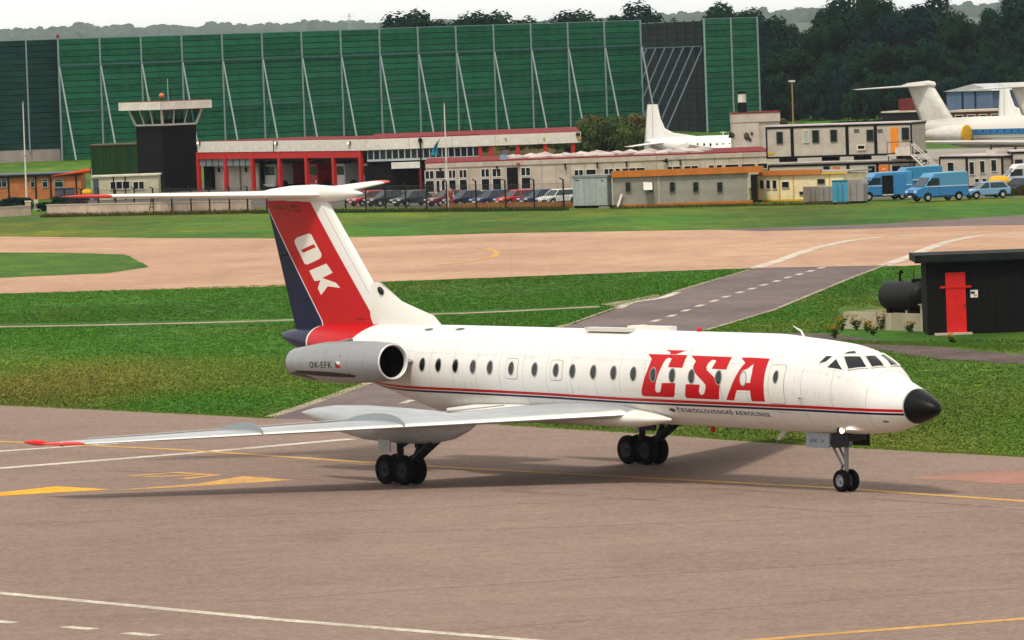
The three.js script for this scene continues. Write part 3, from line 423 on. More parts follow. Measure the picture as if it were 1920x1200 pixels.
  for (const sg of [1, -1]) {
    const g = part('main_gear_strut', [rod([0, 1.6, sg * 4.725], [0, .62, sg * 4.725], .12, .1, 14), rod([0, .9, sg * 4.725], [0, .42, sg * 4.725], .15, .13, 14), bar([-.5, .465, sg * 4.725], [.5, .465, sg * 4.725], .16, .16),
      rod([-.5, .465, sg * 4.725 - .36], [-.5, .465, sg * 4.725 + .36], .06), rod([.5, .465, sg * 4.725 - .36], [.5, .465, sg * 4.725 + .36], .06)], darkSteel, P);
    part('drag_brace', [bar([2.45, 1.72, sg * 4.6], [.75, .78, sg * 4.6], .13, .16), bar([2.45, 1.72, sg * 4.85], [.75, .78, sg * 4.85], .1, .12), rod([.85, .82, sg * 4.72], [.1, .6, sg * 4.72], .07), rod([1.25, 1.5, sg * 4.72], [.75, .84, sg * 4.72], .08), rod([0, 1.15, sg * 4.72], [.9, 1.5, sg * 4.72], .06)], darkSteel, P);
    part('gear_door', box(-.75, -.15, 1.02, 1.5, sg * 5.0 - .02, sg * 5.0 + .02), wingGrey, P);
    part('gear_door', box(.35, 1.15, 1.12, 1.5, sg * 4.4 - .02, sg * 4.4 + .02), darkSteel, P);
    for (const dx of [-.49, .49]) for (const dz of [-.22, .22]) wheel(P, dx, .465, sg * 4.725 + dz, .465, .27);
  }
  const nx = X(4.38);
  part('nose_gear_strut', [rod([nx + .05, 1.75, 0], [nx, .62, 0], .075, .065, 14), rod([nx, .9, 0], [nx - .03, .33, 0], .05, .05, 12), rod([nx - .03, .33, -.26], [nx - .03, .33, .26], .045), bar([nx - .12, .8, .04], [nx - .22, .58, .04], .05, .06), bar([nx - .22, .58, .04], [nx - .05, .4, .04], .05, .06)], steel, P);
  part('nose_drag_brace', [rod([nx - .75, 1.72, .12], [nx - .06, .78, .1], .035), rod([nx - .75, 1.72, -.12], [nx - .06, .78, -.1], .035), rod([nx - .45, 1.3, -.1], [nx - .45, 1.3, .1], .025)], steel, P);
  for (const z of [-.17, .17]) wheel(P, nx - .03, .33, z, .33, .2);
  const plate = canvasTex(256, 128, (x, W, H) => { x.fillStyle = '#8d97a2'; x.fillRect(0, 0, W, H); reseed(77); for (let i = 0; i < 300; i++) { x.fillStyle = `rgba(60,66,76,${rr(.02, .12)})`; x.fillRect(rnd() * W, rnd() * H, rr(4, 40), rr(1, 5)); } x.fillStyle = '#23262c'; x.font = 'bold 46px sans-serif'; x.textBaseline = 'middle'; x.fillText('EFK', 44, H * .52); x.font = 'bold 34px sans-serif'; x.fillText('A', 176, H * .52); });
  for (const sg of [1, -1]) { const d = part('nose_gear_door', new THREE.BoxGeometry(1.1, .44, .03).translate(X(5.15), 1.52, sg * .42), metal, P); part('door_panel', new THREE.PlaneGeometry(1.08, .42).rotateY(sg > 0 ? 0 : Math.PI).translate(X(5.15), 1.52, sg * .438), std(0xffffff, .5, { map: plate }), d); }
  for (const sg of [1, -1]) part('front_gear_door', box(X(4.55), X(3.75), 1.35, 1.74, sg * .4 - .015, sg * .4 + .015), black, P);
  part('gear_bay', box(X(4.6), X(3.8), 1.52, 1.7, -.36, .36), black, P);
  // landing lamp, lit
  const lp = onHull(3.78, 2.62, .03), lamp = part('landing_lamp', new THREE.CylinderGeometry(.11, .09, .14, 20).rotateZ(-Math.PI / 2).translate(...lp), darkSteel, P);
  part('lamp_lens', new THREE.SphereGeometry(.1, 16, 10).scale(.5, 1, 1).translate(lp[0] + .07, lp[1], lp[2]), new THREE.MeshStandardMaterial({ color: 0xffffff, emissive: new THREE.Color(1, .72, .5), emissiveIntensity: 2.4, roughness: .3 }), lamp);
  const sp = new THREE.SpotLight(new THREE.Color(1, .85, .7), 30, 60, .5, .6, 2); sp.position.set(lp[0] + .16, lp[1], lp[2]); sp.target.position.set(lp[0] + 20, 0, lp[2] + 4); sp.castShadow = true; P.add(sp, sp.target);
}
// ---------------------------------------------------------------- far side of the airfield
function frame(A, B) { // a wall line on the ground: x runs along it, z comes towards the camera
  const e = B.clone().sub(A).setY(0), L = e.length(); e.normalize(); const n = new V3(-e.z, 0, e.x); if (n.z < 0) n.negate();
  return { pos: A.clone().setY(0), turn: Math.atan2(-e.z, e.x), L,
    at(u, v, z = 0) { const d = axF.clone().multiplyScalar(FOCAL).addScaledVector(axR, u - 960).addScaledVector(axU, 600 - v), o = this.pos.clone().addScaledVector(n, z).sub(new V3(0, EYE, 0)), t = o.dot(n) / d.dot(n), h = new V3(0, EYE, 0).addScaledVector(d, t).sub(this.pos); return [h.dot(e), h.y]; },
    x(u, z = 0, v = 320) { return this.at(u, v, z)[0]; }, y(u, v, z = 0) { return this.at(u, v, z)[1]; } };
}
const mottle = [0, 1, 2, 3].map(i => grain({ n: 256, s: 400 + i, m: [3, 3, 2, 4][i], c0: [224, 222, 219], c1: [255, 255, 255], oct: [[5, 4, 1], [22, 18, .8], [80, 70, .7]] }));
const wallOf = (c, s, m = 3, r = .88, k = 14) => std(new THREE.Color().setRGB(...c.map(v => v / 244), THREE.SRGBColorSpace), r, { map: mottle[s % 4] });
const glass = std(0x11181c, .06), glassBlue = std(0x1c2a30, .06), whiteTrim = wallOf([206, 200, 190], 101), dark = std(0x0b0b0d, .8), blackWall = gs({ n: 256, s: 102, m: 2, c0: [6, 5, 8], c1: [13, 12, 15], oct: [[8, 8, 1], [60, 60, 1]] }, .8);
const steelPale = wallOf([158, 170, 176], 103, 2, .5), postGrey = std(0x7b8d92, .5), fireRed = wallOf([176, 30, 28], 104, 2, .6, 8), beige = wallOf([184, 172, 158], 105, 3), maroon = wallOf([118, 34, 36], 106, 3, .85, 10);
function pane(par, name, x0, x1, y0, y1, z, fm, gm = glass, fw = .05, bars = [], cross = []) { // framed window: frame of four bars and mullions, pane set back inside it
  const fr = [box(x0, x1, y0, y0 + fw, z - .03, z + .05), box(x0, x1, y1 - fw, y1, z - .03, z + .05), box(x0, x0 + fw, y0 + fw, y1 - fw, z - .03, z + .05), box(x1 - fw, x1, y0 + fw, y1 - fw, z - .03, z + .05)];
  for (const t of bars) fr.push(box(x0 + (x1 - x0) * t - fw / 2, x0 + (x1 - x0) * t + fw / 2, y0 + fw, y1 - fw, z - .02, z + .04)); for (const t of cross) fr.push(box(x0 + fw, x1 - fw, y0 + (y1 - y0) * t - fw / 2, y0 + (y1 - y0) * t + fw / 2, z - .015, z + .035));
  const w = part(name, fr, fm, par); part('pane', box(x0 + fw * .6, x1 - fw * .6, y0 + fw * .6, y1 - fw * .6, z - .012, z + .006), gm, w); return w;
}
// ---- tall green noise barrier
const greens = [0, 1, 2, 3].map(i => gs({ n: 256, s: 110 + i, m: 6, c0: [14 + i, 74 + i * 3, 54 + i * 2], c1: [36 + i * 2, 112 + i * 3, 84 + i * 2], oct: [[8, 2, 1], [40, 10, .8], [120, 120, .9]] }, .75));
const shadedTeals = [0, 1].map(i => gs({ n: 256, s: 118 + i, m: 6, c0: [14, 48 + i * 3, 48], c1: [28, 72 + i * 3, 68], oct: [[8, 2, 1], [40, 10, .8], [120, 120, .9]] }, .75));  // darker tones: shade of boards turned from the light, put into their colour
const olives = [0, 1].map(i => gs({ n: 256, s: 121 + i, m: 6, c0: [16, 26, 30 + i], c1: [36, 48, 46 + i * 3], oct: [[8, 2, 1], [40, 10, .8], [120, 120, .9]] }, .75));
const unit = new THREE.BoxGeometry(1, 1, 1);
function barrier(label, A, B, H, bays, rows, mats, o = {}) {
  const f = frame(A, B), t = thing('noise_barrier', label, 'noise barrier', f.pos, f.turn, 'tall noise barrier sections'), y0 = o.y0 || 0, ph = (H - y0) / rows, bw = f.L / bays;
  part('backing', box(.05, f.L - .05, y0, H - .1, -.32, -.22), std(0x06110d, .9), t);
  for (let b = 0; b < bays; b++) for (let r = 0; r < rows; r++) { const m = part('board', unit, mats[(hash(b, r, 5) * mats.length) | 0], t); m.scale.set(bw - .06, ph * .86, .12); m.position.set((b + .5) * bw, y0 + (r + .5) * ph, -.06 + .02 * hash(b, r, 6)); m.rotation.x = .16 + .03 * hash(b, r, 7); }
  for (let b = 0; b <= bays; b++) part('post', box(b * bw - .08, b * bw + .08, Math.max(0, y0 - .3), H + .12, .06, .3), o.steel || postGrey, t);
  for (const k of o.rails || []) part('rail', box(0, f.L, k * H - .09, k * H + .09, .07, .24), std(0x3f5a60, .6), t);
  if (o.brace) for (let b = 0; b <= bays; b++) { part('brace', bar([b * bw, H * .77, .3], [b * bw, .05, .3 + o.brace], .17, .17), o.prop || steelPale, t); if (o.ties) part('tie', bar([b * bw + .12, .2, .3], [b * bw + .12, H * .33, .3 + o.brace * .55], .08, .08), std(0x23363c, .7), t); }
  if (o.y0) part('plinth', box(-.2, f.L, -.03, y0, -.5, -.12), wallOf([150, 138, 134], 131, 4), t);
  part('coping', box(-.1, f.L + .1, H + .0, H + .09, -.3, .05), postGrey, t);
  return t;
}
const bA = footAt(108, 929), bB = footAt(1201, 1000);
barrier('long green boarded noise barrier with sloping steel props behind the fire station', bA, bB, 17.7, 15, 20, greens, { rails: [.78, .4], brace: 3.3, ties: true });
barrier('noise barrier with shade put into its dark teal boards on a concrete plinth at the left edge', footAt(-75, 926), footAt(110, 931), 17.7, 3, 18, shadedTeals, { y0: 1.75 });
barrier('dark slatted side of the noise barrier with many raking props', footAt(1200, 1042), footAt(1322, 992), 17.35, 7, 18, olives, { brace: 6.5, rails: [.77], steel: std(0x263034, .7), prop: std(0x66788a, .6) });
barrier('bright green end panel of the noise barrier beside the wood', footAt(1320, 990), footAt(1420, 1004), 17.55, 2, 19, greens, {});
{ const p = sight(108, 69, 928); const t = thing('warning_light', 'small red lamp on the left corner post of the barrier', 'lamp', p.clone().setY(0)); part('housing', new THREE.CylinderGeometry(.16, .2, .25, 12).translate(0, 17.95, 0), dark, t); part('stem', rod([0, 0, .45], [0, 17.9, .45], .05), postGrey, t); part('lens', new THREE.SphereGeometry(.22, 12, 8).translate(0, 18.2, 0), std(0x9d2a22, .3), t); }

// thin summer haze over the far country
scene.fog = new THREE.FogExp2(0xd6e2ea, 0.000028);
// ---- hills and woods on the skyline
function hill(name, u0, u1, far, tops, s) { // ridge across the view: tops are heights in photo rows
  const R = [], n = 80; for (const [k, dz] of [[0, 2400], [.35, 1300], [.8, 420], [1, 0], [.9, -800], [0, -3000]]) { const r = []; for (let i = 0; i <= n; i++) { const u = u0 + (u1 - u0) * i / n, v = smoothAt(tops.map(q => q[0]), tops.map(q => q[1]), u) + (free(u * .02, 2, s) - .5) * 4, p = sight(u, v, far); r.push([p.x * (far - dz) / far, Math.max(-1, (p.y + 1) * k - 1), p.z + dz]); } R.push(r); }
  return part(name, skin(R, { closed: false }), gs({ n: 256, s, m: 300, c0: [34, 50, 28], c1: [66, 80, 40], oct: [[6, 6, 1], [30, 30, 1]] }, .95), scene).userData.kind = 'structure';
}
hill('hill', -500, 1150, 14000, [[-500, 84], [0, 76], [130, 68], [400, 66], [640, 58], [760, 60], [1150, 60]], 141);
hill('hill', 1000, 2500, 12500, [[1000, 62], [1260, 46], [1430, 40], [1520, 34], [1640, 40], [1780, 28], [1920, 22], [2500, 14]], 142);
function blobs(n, amp, s) { const g = new THREE.IcosahedronGeometry(1, 2), p = g.attributes.position; for (let i = 0; i < p.count; i++) { const v = new V3().fromBufferAttribute(p, i), k = 1 + amp * (free(v.x * 2.6 + 9, v.y * 2.6 + v.z * 3.1, s) - .5); p.setXYZ(i, v.x * k, v.y * k, v.z * k); } return toCreasedNormals(g, .3); }
{ // woods on the far ridges, too far to tell trees apart
  const g = blobs(1, .9, 5), list = []; reseed(61);
  for (let i = 0; i < 1500; i++) { const u = rr(-450, 1120), v = smoothAt([-450, 0, 130, 400, 640, 760, 1150], [84, 76, 68, 66, 58, 60, 60], u) + rr(-2, 16), p = sight(u, v, 14000 - rr(0, 300)); list.push([p, rr(8, 20)]); }
  for (let i = 0; i < 1300; i++) { const u = rr(1020, 2400), v = smoothAt([1000, 1260, 1430, 1520, 1640, 1780, 1920, 2500], [62, 46, 40, 34, 40, 28, 22, 14], u) + rr(-2, 16), p = sight(u, v, 12500 - rr(0, 300)); list.push([p, rr(8, 18)]); }
  const im = new THREE.InstancedMesh(g, std(0x2c3f26, .95), list.length), m = new THREE.Matrix4(), q = new THREE.Quaternion();
  list.forEach(([p, r], i) => { q.setFromAxisAngle(new V3(0, 1, 0), hash(i, 1, 2) * 6.28); m.compose(p, q, new V3(r * (1 + hash(i, 3, 2) * .7), r * (.8 + hash(i, 4, 2) * .5), r)); im.setMatrixAt(i, m); });
  im.name = 'distant_woodland'; tag(im, 'hazy line of distant woodland along the hills on the skyline', 'woodland', null, 'stuff'); scene.add(im);
}
{ const b = sight(1498, 34, 12300), t = thing('tower_block', 'pale tower block standing on the distant hill above the wood', 'building', b.clone().setY(0)); part('wall', box(-7, 7, 0, b.y + 20, -7, 7), wallOf([150, 146, 140], 151, 3), t); part('roof', box(-7.5, 7.5, b.y + 20, b.y + 21, -7.5, 7.5), wallOf([120, 118, 116], 152), t); for (let r = 0; r < 4; r++) part('window', box(-6, 6, b.y + 2 + r * 4.5, b.y + 4 + r * 4.5, 7, 7.1), glass, t); }
{ const b = sight(656, 62, 13700), t = thing('electricity_pylon', 'thin lattice pylon on the skyline behind the barrier', 'pylon', b.clone().setY(0)); const H = b.y + 43, w = y => 7 * (1 - y / H * .8), G = []; for (const [sx, sz] of [[1, 1], [1, -1], [-1, 1], [-1, -1]]) G.push(bar([sx * w(0), 0, sz * w(0)], [sx * w(H), H, sz * w(H)], .9, .9)); const L = []; for (let i = 0; i < 9; i++) { const y = H * i / 9, y2 = H * (i + 1) / 9; L.push(bar([-w(y), y, w(y)], [w(y2), y2, w(y2)], .5, .5), bar([w(y), y, w(y)], [-w(y2), y2, w(y2)], .5, .5)); } part('legs', G, postGrey, t); part('lattice', L, postGrey, t); for (const k of [.7, .82, .94]) part('cross_arm', bar([-12, H * k, 0], [12, H * k, 0], .8, .8), postGrey, t); }

// ---- trees: a crown of many small leaf clumps round real limbs
function crownGeo(s, rx, ry, rz, N, leaf, cy) {
  reseed(s); const lobes = []; for (let i = 0; i < 16; i++) { const a = rr(0, 6.28), h = rr(-.75, .85), k = Math.sqrt(1 - h * h) * rr(.35, .8); lobes.push([Math.cos(a) * k * rx, h * ry * .85, Math.sin(a) * k * rz, rr(.28, .5)]); }
  const pos = [], nor = []; const n = new V3(), t = new V3(), b = new V3();
  for (let i = 0; i < N; i++) {
    const L = lobes[(rnd() * 16) | 0]; n.set(rr(-1, 1), rr(-1, 1), rr(-1, 1)).normalize(); const k = L[3] * Math.pow(rnd(), .3), c = [L[0] + n.x * k * rx, L[1] + n.y * k * ry + cy, L[2] + n.z * k * rz];
    t.set(rr(-1, 1), rr(-.5, .5), rr(-1, 1)).normalize(); b.crossVectors(n, t).normalize(); t.crossVectors(b, n); const w = leaf * rr(.6, 1.3), h = leaf * rr(.5, 1);
    const q = [[-w, -h * .3], [0, -h], [w, h * .2], [-w * .2, h]].map(([x, y]) => [c[0] + t.x * x + b.x * y, c[1] + t.y * x + b.y * y - Math.abs(x) * .2, c[2] + t.z * x + b.z * y]);
    for (const j of [0, 1, 2, 0, 2, 3]) { pos.push(...q[j]); nor.push(n.x, n.y, n.z); }
  }
  const g = new THREE.BufferGeometry(); g.setAttribute('position', new THREE.Float32BufferAttribute(pos, 3)); g.computeVertexNormals(); return g;
}
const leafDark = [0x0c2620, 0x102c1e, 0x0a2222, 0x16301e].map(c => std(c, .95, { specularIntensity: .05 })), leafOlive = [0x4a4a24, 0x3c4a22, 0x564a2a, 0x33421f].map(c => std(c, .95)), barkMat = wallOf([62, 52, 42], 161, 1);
const crowns = [0, 1, 2, 3].map(i => crownGeo(71 + i, 5.2, 7.2, 5, 8200, .3, 8.8));
const trunkG = [0, 1].map(i => { reseed(81 + i); const L = [rod([0, -.1, 0], [.2, 5, .1], .42, .28, 8)]; for (let k = 0; k < 7; k++) { const a = rr(0, 6.28), r = rr(2, 4); L.push(rod([.15, rr(3.4, 5), .1], [Math.cos(a) * r, rr(7.5, 12.5), Math.sin(a) * r], .18, .05, 6)); } return merge(L); });
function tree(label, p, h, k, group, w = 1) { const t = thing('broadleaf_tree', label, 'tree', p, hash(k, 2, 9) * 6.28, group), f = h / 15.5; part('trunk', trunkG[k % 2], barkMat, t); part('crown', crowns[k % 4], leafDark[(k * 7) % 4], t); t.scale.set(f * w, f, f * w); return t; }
const ORD = ['first', 'second', 'third', 'fourth', 'fifth', 'sixth', 'seventh', 'eighth', 'ninth', 'tenth', 'eleventh', 'twelfth', 'thirteenth', 'fourteenth', 'fifteenth', 'sixteenth', 'seventeenth', 'eighteenth', 'nineteenth', 'twentieth', 'twenty-first', 'twenty-second', 'twenty-third', 'twenty-fourth', 'twenty-fifth', 'twenty-sixth'];
const bushG = [0, 1, 2].map(i => crownGeo(171 + i, 2.4, 1.5, 2, 2000, .15, 1.3));
function bush(label, p, k, sx, sy, mats = leafOlive, group = 'shrubs on the bank below the barrier') { const t = thing('shrub', label, 'shrub', p, hash(k, 5, 3) * 6.28, group); part('foliage', bushG[k % 3], mats[k % mats.length], t); part('stem', [rod([0, -.05, 0], [.1, 1, 0], .07, .04, 6), rod([0, -.05, 0], [-.4, 1, .2], .05, .03, 6)], barkMat, t); t.scale.set(sx, sy, sx); return t; }
const wood = []; reseed(91);
{ const tops = [[1435, 34], [1468, 44], [1500, 52], [1545, 30], [1590, 10], [1640, -6], [1690, -2], [1722, 20], [1760, 8], [1800, 36], [1850, 34], [1890, 12], [1930, 6], [1975, 2]];
  const where = ['leaning over the end panel of the barrier', 'just right of the barrier end', 'behind the lamp post', 'left of the tallest crowns', 'tallest left-hand crown of the wood', 'tallest crown in the middle of the wood', 'behind the jet tail, right of the tallest crown', 'in the dip left of the jet tail', 'above the jet tail bullet', 'in the low gap right of the jet tail', 'over the blue hangar', 'right-hand high crown near the edge', 'at the right edge of the photo', 'beyond the right edge'];
  tops.forEach(([u, v], i) => { const far = 1180 + (i % 3) * 26, top = sight(u, v, far); tree('dark broadleaf tree ' + where[i], footAt(u, far), top.y + .3, i, 'trees of the wood on the right', 1.05); });
  // second and third rank, lower, filling the shade below the crowns
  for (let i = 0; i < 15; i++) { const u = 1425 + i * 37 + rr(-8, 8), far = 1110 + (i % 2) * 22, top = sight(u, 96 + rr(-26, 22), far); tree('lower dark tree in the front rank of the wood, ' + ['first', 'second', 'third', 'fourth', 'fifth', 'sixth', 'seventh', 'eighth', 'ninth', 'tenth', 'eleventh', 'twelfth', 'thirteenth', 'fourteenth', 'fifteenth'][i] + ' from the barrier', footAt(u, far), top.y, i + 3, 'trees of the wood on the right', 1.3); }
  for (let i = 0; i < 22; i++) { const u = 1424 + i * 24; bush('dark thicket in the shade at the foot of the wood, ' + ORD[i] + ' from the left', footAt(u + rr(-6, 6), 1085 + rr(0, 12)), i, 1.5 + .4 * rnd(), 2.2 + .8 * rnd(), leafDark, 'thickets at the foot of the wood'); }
  const behind = [[775, 44], [800, 36], [838, 30], [872, 36], [905, 42], [945, 38], [985, 36], [1025, 38], [1058, 42], [1100, 36], [1125, 38], [1195, 26], [1228, 24], [1372, 22], [1398, 18]];
  behind.forEach(([u, v], i) => { const far = 1150 + (i % 2) * 30, top = sight(u, v - 4, far); tree('tree top showing over the green barrier, ' + ['first', 'second', 'third', 'fourth', 'fifth', 'sixth', 'seventh', 'eighth', 'ninth', 'tenth', 'eleventh', 'twelfth', 'thirteenth', 'fourteenth', 'last'][i] + ' from the left', footAt(u, far), top.y, i, 'tree tops behind the barrier', 1.15); });
}
{ // overgrown bank along the foot of the barrier
  const prof = [[-8, -.1], [-5, 1.4], [-1, 2.2], [3, 1.6], [7, -.1]], f = frame(footAt(400, 800), footAt(1215, 815)), R = []; for (let i = 0; i <= 60; i++) { const x = f.L * i / 60; R.push(prof.map(([z, y], j) => [x, y * (i < 30 ? .5 + i / 60 : 1) * (.8 + .5 * free(i * .3, j, 8)), z])); }
  const t = part('earth_bank', skin(R, { closed: false }), gs({ n: 256, s: 175, m: 8, c0: [54, 52, 26], c1: [92, 78, 42], oct: [[6, 6, 1], [30, 30, 1], [90, 90, 1]] }, .95), scene); t.position.copy(f.pos); t.rotation.y = f.turn; t.userData.kind = 'structure';
  reseed(95); const us = [410, 470, 540, 610, 690, 760, 830, 890, 950, 1000, 1040, 1075, 1098, 1112, 1128, 1145, 1160, 1178, 1195, 1208];
  us.forEach((u, i) => { const right = u > 1060, p = footAt(u + rr(-6, 6), 790 + rr(0, 10) + (right ? -30 * (i % 2) : 0)); p.y = right ? .8 : 1.2; bush((right ? 'dense olive shrub right of the canopy end, ' : 'low olive shrub on the bank above the red roof, ') + ['first', 'second', 'third', 'fourth', 'fifth', 'sixth', 'seventh', 'eighth', 'ninth', 'tenth', 'eleventh'][right ? i - 11 : i] + ' from the left', p, i, right ? 1.25 : 1.1, right ? 1.55 : .75); });
  // brown bank right of the barrier
  const g2 = frame(footAt(1405, 800), footAt(1530, 800)), R2 = []; for (let i = 0; i <= 14; i++) { const x = g2.L * i / 14, h = 4.6 * Math.min(1, .15 + i / 3.5) * (1 - i / 14) ** .8 + .1; R2.push([[-9, -.1], [-3, h * .8], [0, h], [3, h * .7], [10, -.1]].map(([z, y], j) => [x, y * (.9 + .25 * free(i * .7, j * 2, 19)), z])); }
  const t2 = part('earth_bank', skin(R2, { closed: false }), gs({ n: 256, s: 176, m: 8, c0: [62, 50, 30], c1: [104, 82, 50], oct: [[6, 6, 1], [30, 30, 1], [90, 90, 1]] }, .95), scene); t2.position.copy(g2.pos); t2.rotation.y = g2.turn; t2.userData.kind = 'structure';
  for (let i = 0; i < 7; i++) { const u = 1425 + i * 15, p = footAt(u, 788); p.y = 4.3 * Math.max(0, 1 - (u - 1405) / 125) * .75; bush('brown shrub on the bank right of the barrier, ' + ['first', 'second', 'third', 'fourth', 'fifth', 'sixth', 'seventh'][i] + ' from the top', p, i + 2, .8, .8); }
  { // long clipped hedge under the wood
    reseed(97); const f = frame(footAt(1500, 905), footAt(2050, 905)), pos = []; const g = crownGeo(99, f.L / 2 * 1.05, 1.9, 1.6, 5200, .4, 1.9); const h = thing('hedge', 'long dark hedge in front of the wood', 'hedge', f.pos.clone().addScaledVector(footAt(2050, 905).sub(f.pos), .5), f.turn); part('foliage', g, leafDark[2], h); part('stems', box(-f.L / 2 * .8, f.L / 2 * .8, -.05, 2.0, -.5, .5), leafDark[2], h); }
}
// ---------------------------------------------------------------- buildings
// ---- fire station: six open bays
const F1 = frame(footAt(368, 669), footAt(678, 640));
const fs = thing('fire_station', 'red-framed fire station with six open vehicle bays and a white fascia', 'building', F1.pos, F1.turn);
const H1 = F1.y(520, 264), f1b = F1.y(520, 284), f1h = F1.y(520, 297);
{
  const L = F1.L, D = -13;
  part('fascia', box(-.25, L + .2, f1b, H1, -.5, .12), whiteTrim, fs);
  part('roof', box(-.2, L + .15, H1 - .12, H1 + .06, D - .4, -.5), maroon, fs);
  part('rear_wall', box(0, L, 0, H1 - .2, D - .3, D), wallOf([150, 142, 134], 201), fs);
  part('side_wall', box(-.25, 0, 0, H1 - .2, D, -.5), blackWall, fs); part('side_wall', box(L, L + .15, 0, H1 - .2, D, -.5), blackWall, fs);
  part('floor', box(0, L, -.02, .03, D, .4), wallOf([118, 112, 106], 202), fs);
  for (let i = 0; i < 7; i++) { const x = F1.x(372 + i * 50.7); part('bay_post', box(x - .22, x + .22, 0, f1b, -.25, .1), fireRed, fs); }
  for (let i = 0; i < 6; i++) { const a = F1.x(372 + i * 50.7) + .22, b = F1.x(372 + (i + 1) * 50.7) - .22; part('bay_header', box(a, b, f1h, f1b, -.2, .05), fireRed, fs);
    const sh = part('rolled_door', box(a, b, f1h - (i < 2 ? .75 : .25), f1h, -.16, -.1), i < 2 ? wallOf([112, 120, 122], 203) : dark, fs);
    if (i < 2) { for (let k = 1; k < 4; k++) part('door_rib', box(a + (b - a) * k / 4 - .04, a + (b - a) * k / 4 + .04, f1h - .75, f1h, -.1, -.06), dark, sh);
      part('inner_wall', box(a + .1, b + (i ? -1.6 : .1), .03, f1h - .5, -1.9, -1.7), wallOf([190, 182, 172], 204), fs); part('fuse_box', box(a + 1.1, a + 1.4, 1.9, 2.4, -1.7, -1.58), dark, fs); } }
  for (const u of [378, 523, 660]) { const x = F1.x(u), y = F1.y(u, 268); const l = part('floodlight', box(x - .22, x + .22, y - .16, y + .16, .12, .34), std(0x5a5550, .6), fs); part('lens', box(x - .17, x + .17, y - .12, y + .12, .34, .37), new THREE.MeshStandardMaterial({ color: 0xffe6d0, emissive: new THREE.Color(1, .72, .55), emissiveIntensity: 1.6, roughness: .3 }), l); }
  part('downpipe', rod([F1.x(517), f1b, .16], [F1.x(517), H1, .16], .05), dark, fs);
}
// fire engines standing in the bays
function fireEngine(label, x, z, scale, white) {
  const g = thing('fire_engine', label, 'fire engine', new V3(), F1.turn, 'fire engines in the bays'); g.position.copy(F1.pos).add(new V3(x, .03, z).applyAxisAngle(new V3(0, 1, 0), F1.turn));
  const red = std(0xa01614, .35);
  part('cab', extrudeXY([[-1.15, .55], [1.15, .55], [1.15, 2.0], [1.0, 2.7], [-1.0, 2.7], [-1.15, 2.0]], -2.2, 0, .05), white ? std(0xc8c6c2, .4) : red, g);
  part('windscreen', extrudeXY([[-1.0, 1.55], [1.0, 1.55], [.92, 2.45], [-.92, 2.45]], .0, .05), glassBlue, g);
  part('body', box(-1.2, 1.2, .6, 2.9, -6.8, -2.3), red, g); part('bumper', box(-1.2, 1.2, .35, .6, -.1, .2), std(0xd8d6d0, .4), g);
  for (const s of [-1, 1]) { part('headlamp', new THREE.CylinderGeometry(.14, .14, .08, 14).rotateX(Math.PI / 2).translate(s * .85, .85, .06), std(0xd8dcdc, .1), g); for (const w of [-1, -4.9]) part('wheel', new THREE.CylinderGeometry(.5, .5, .32, 20).rotateZ(Math.PI / 2).translate(s * 1.0, .5, w), std(0x0c0c0c, .9), g); }
  part('ladder', [bar([-.5, 3.05, .4], [-.5, 3.25, -6], .08, .1), bar([.2, 3.05, .4], [.2, 3.25, -6], .08, .1), ...Array.from({ length: 12 }, (_, i) => bar([-.5, 3.06 + i * .016, .2 - i * .5], [.2, 3.06 + i * .016, .2 - i * .5], .05, .05))], std(0x8a8e90, .4, { metalness: .5 }), g);
  part('ladder_support', [box(-.2, 0, 2.65, 3.06, -1.2, -1.1), box(-.2, 0, 2.85, 3.14, -4.2, -4.1)], dark, g);
  g.scale.setScalar(scale); return g;
}
[['white-cabbed fire engine in the second bay from the tower', 2, 1], ['red fire engine in the third bay from the tower', 3, 0], ['fire engine with a raised ladder in the fifth bay', 4, 1], ['fire engine in the bay nearest the long windows', 5, 1]].forEach(([l, i, w]) => fireEngine(l, F1.x(372 + (i + (i === 2 ? -.1 : .45)) * 50.7), -2.4, .98, w));

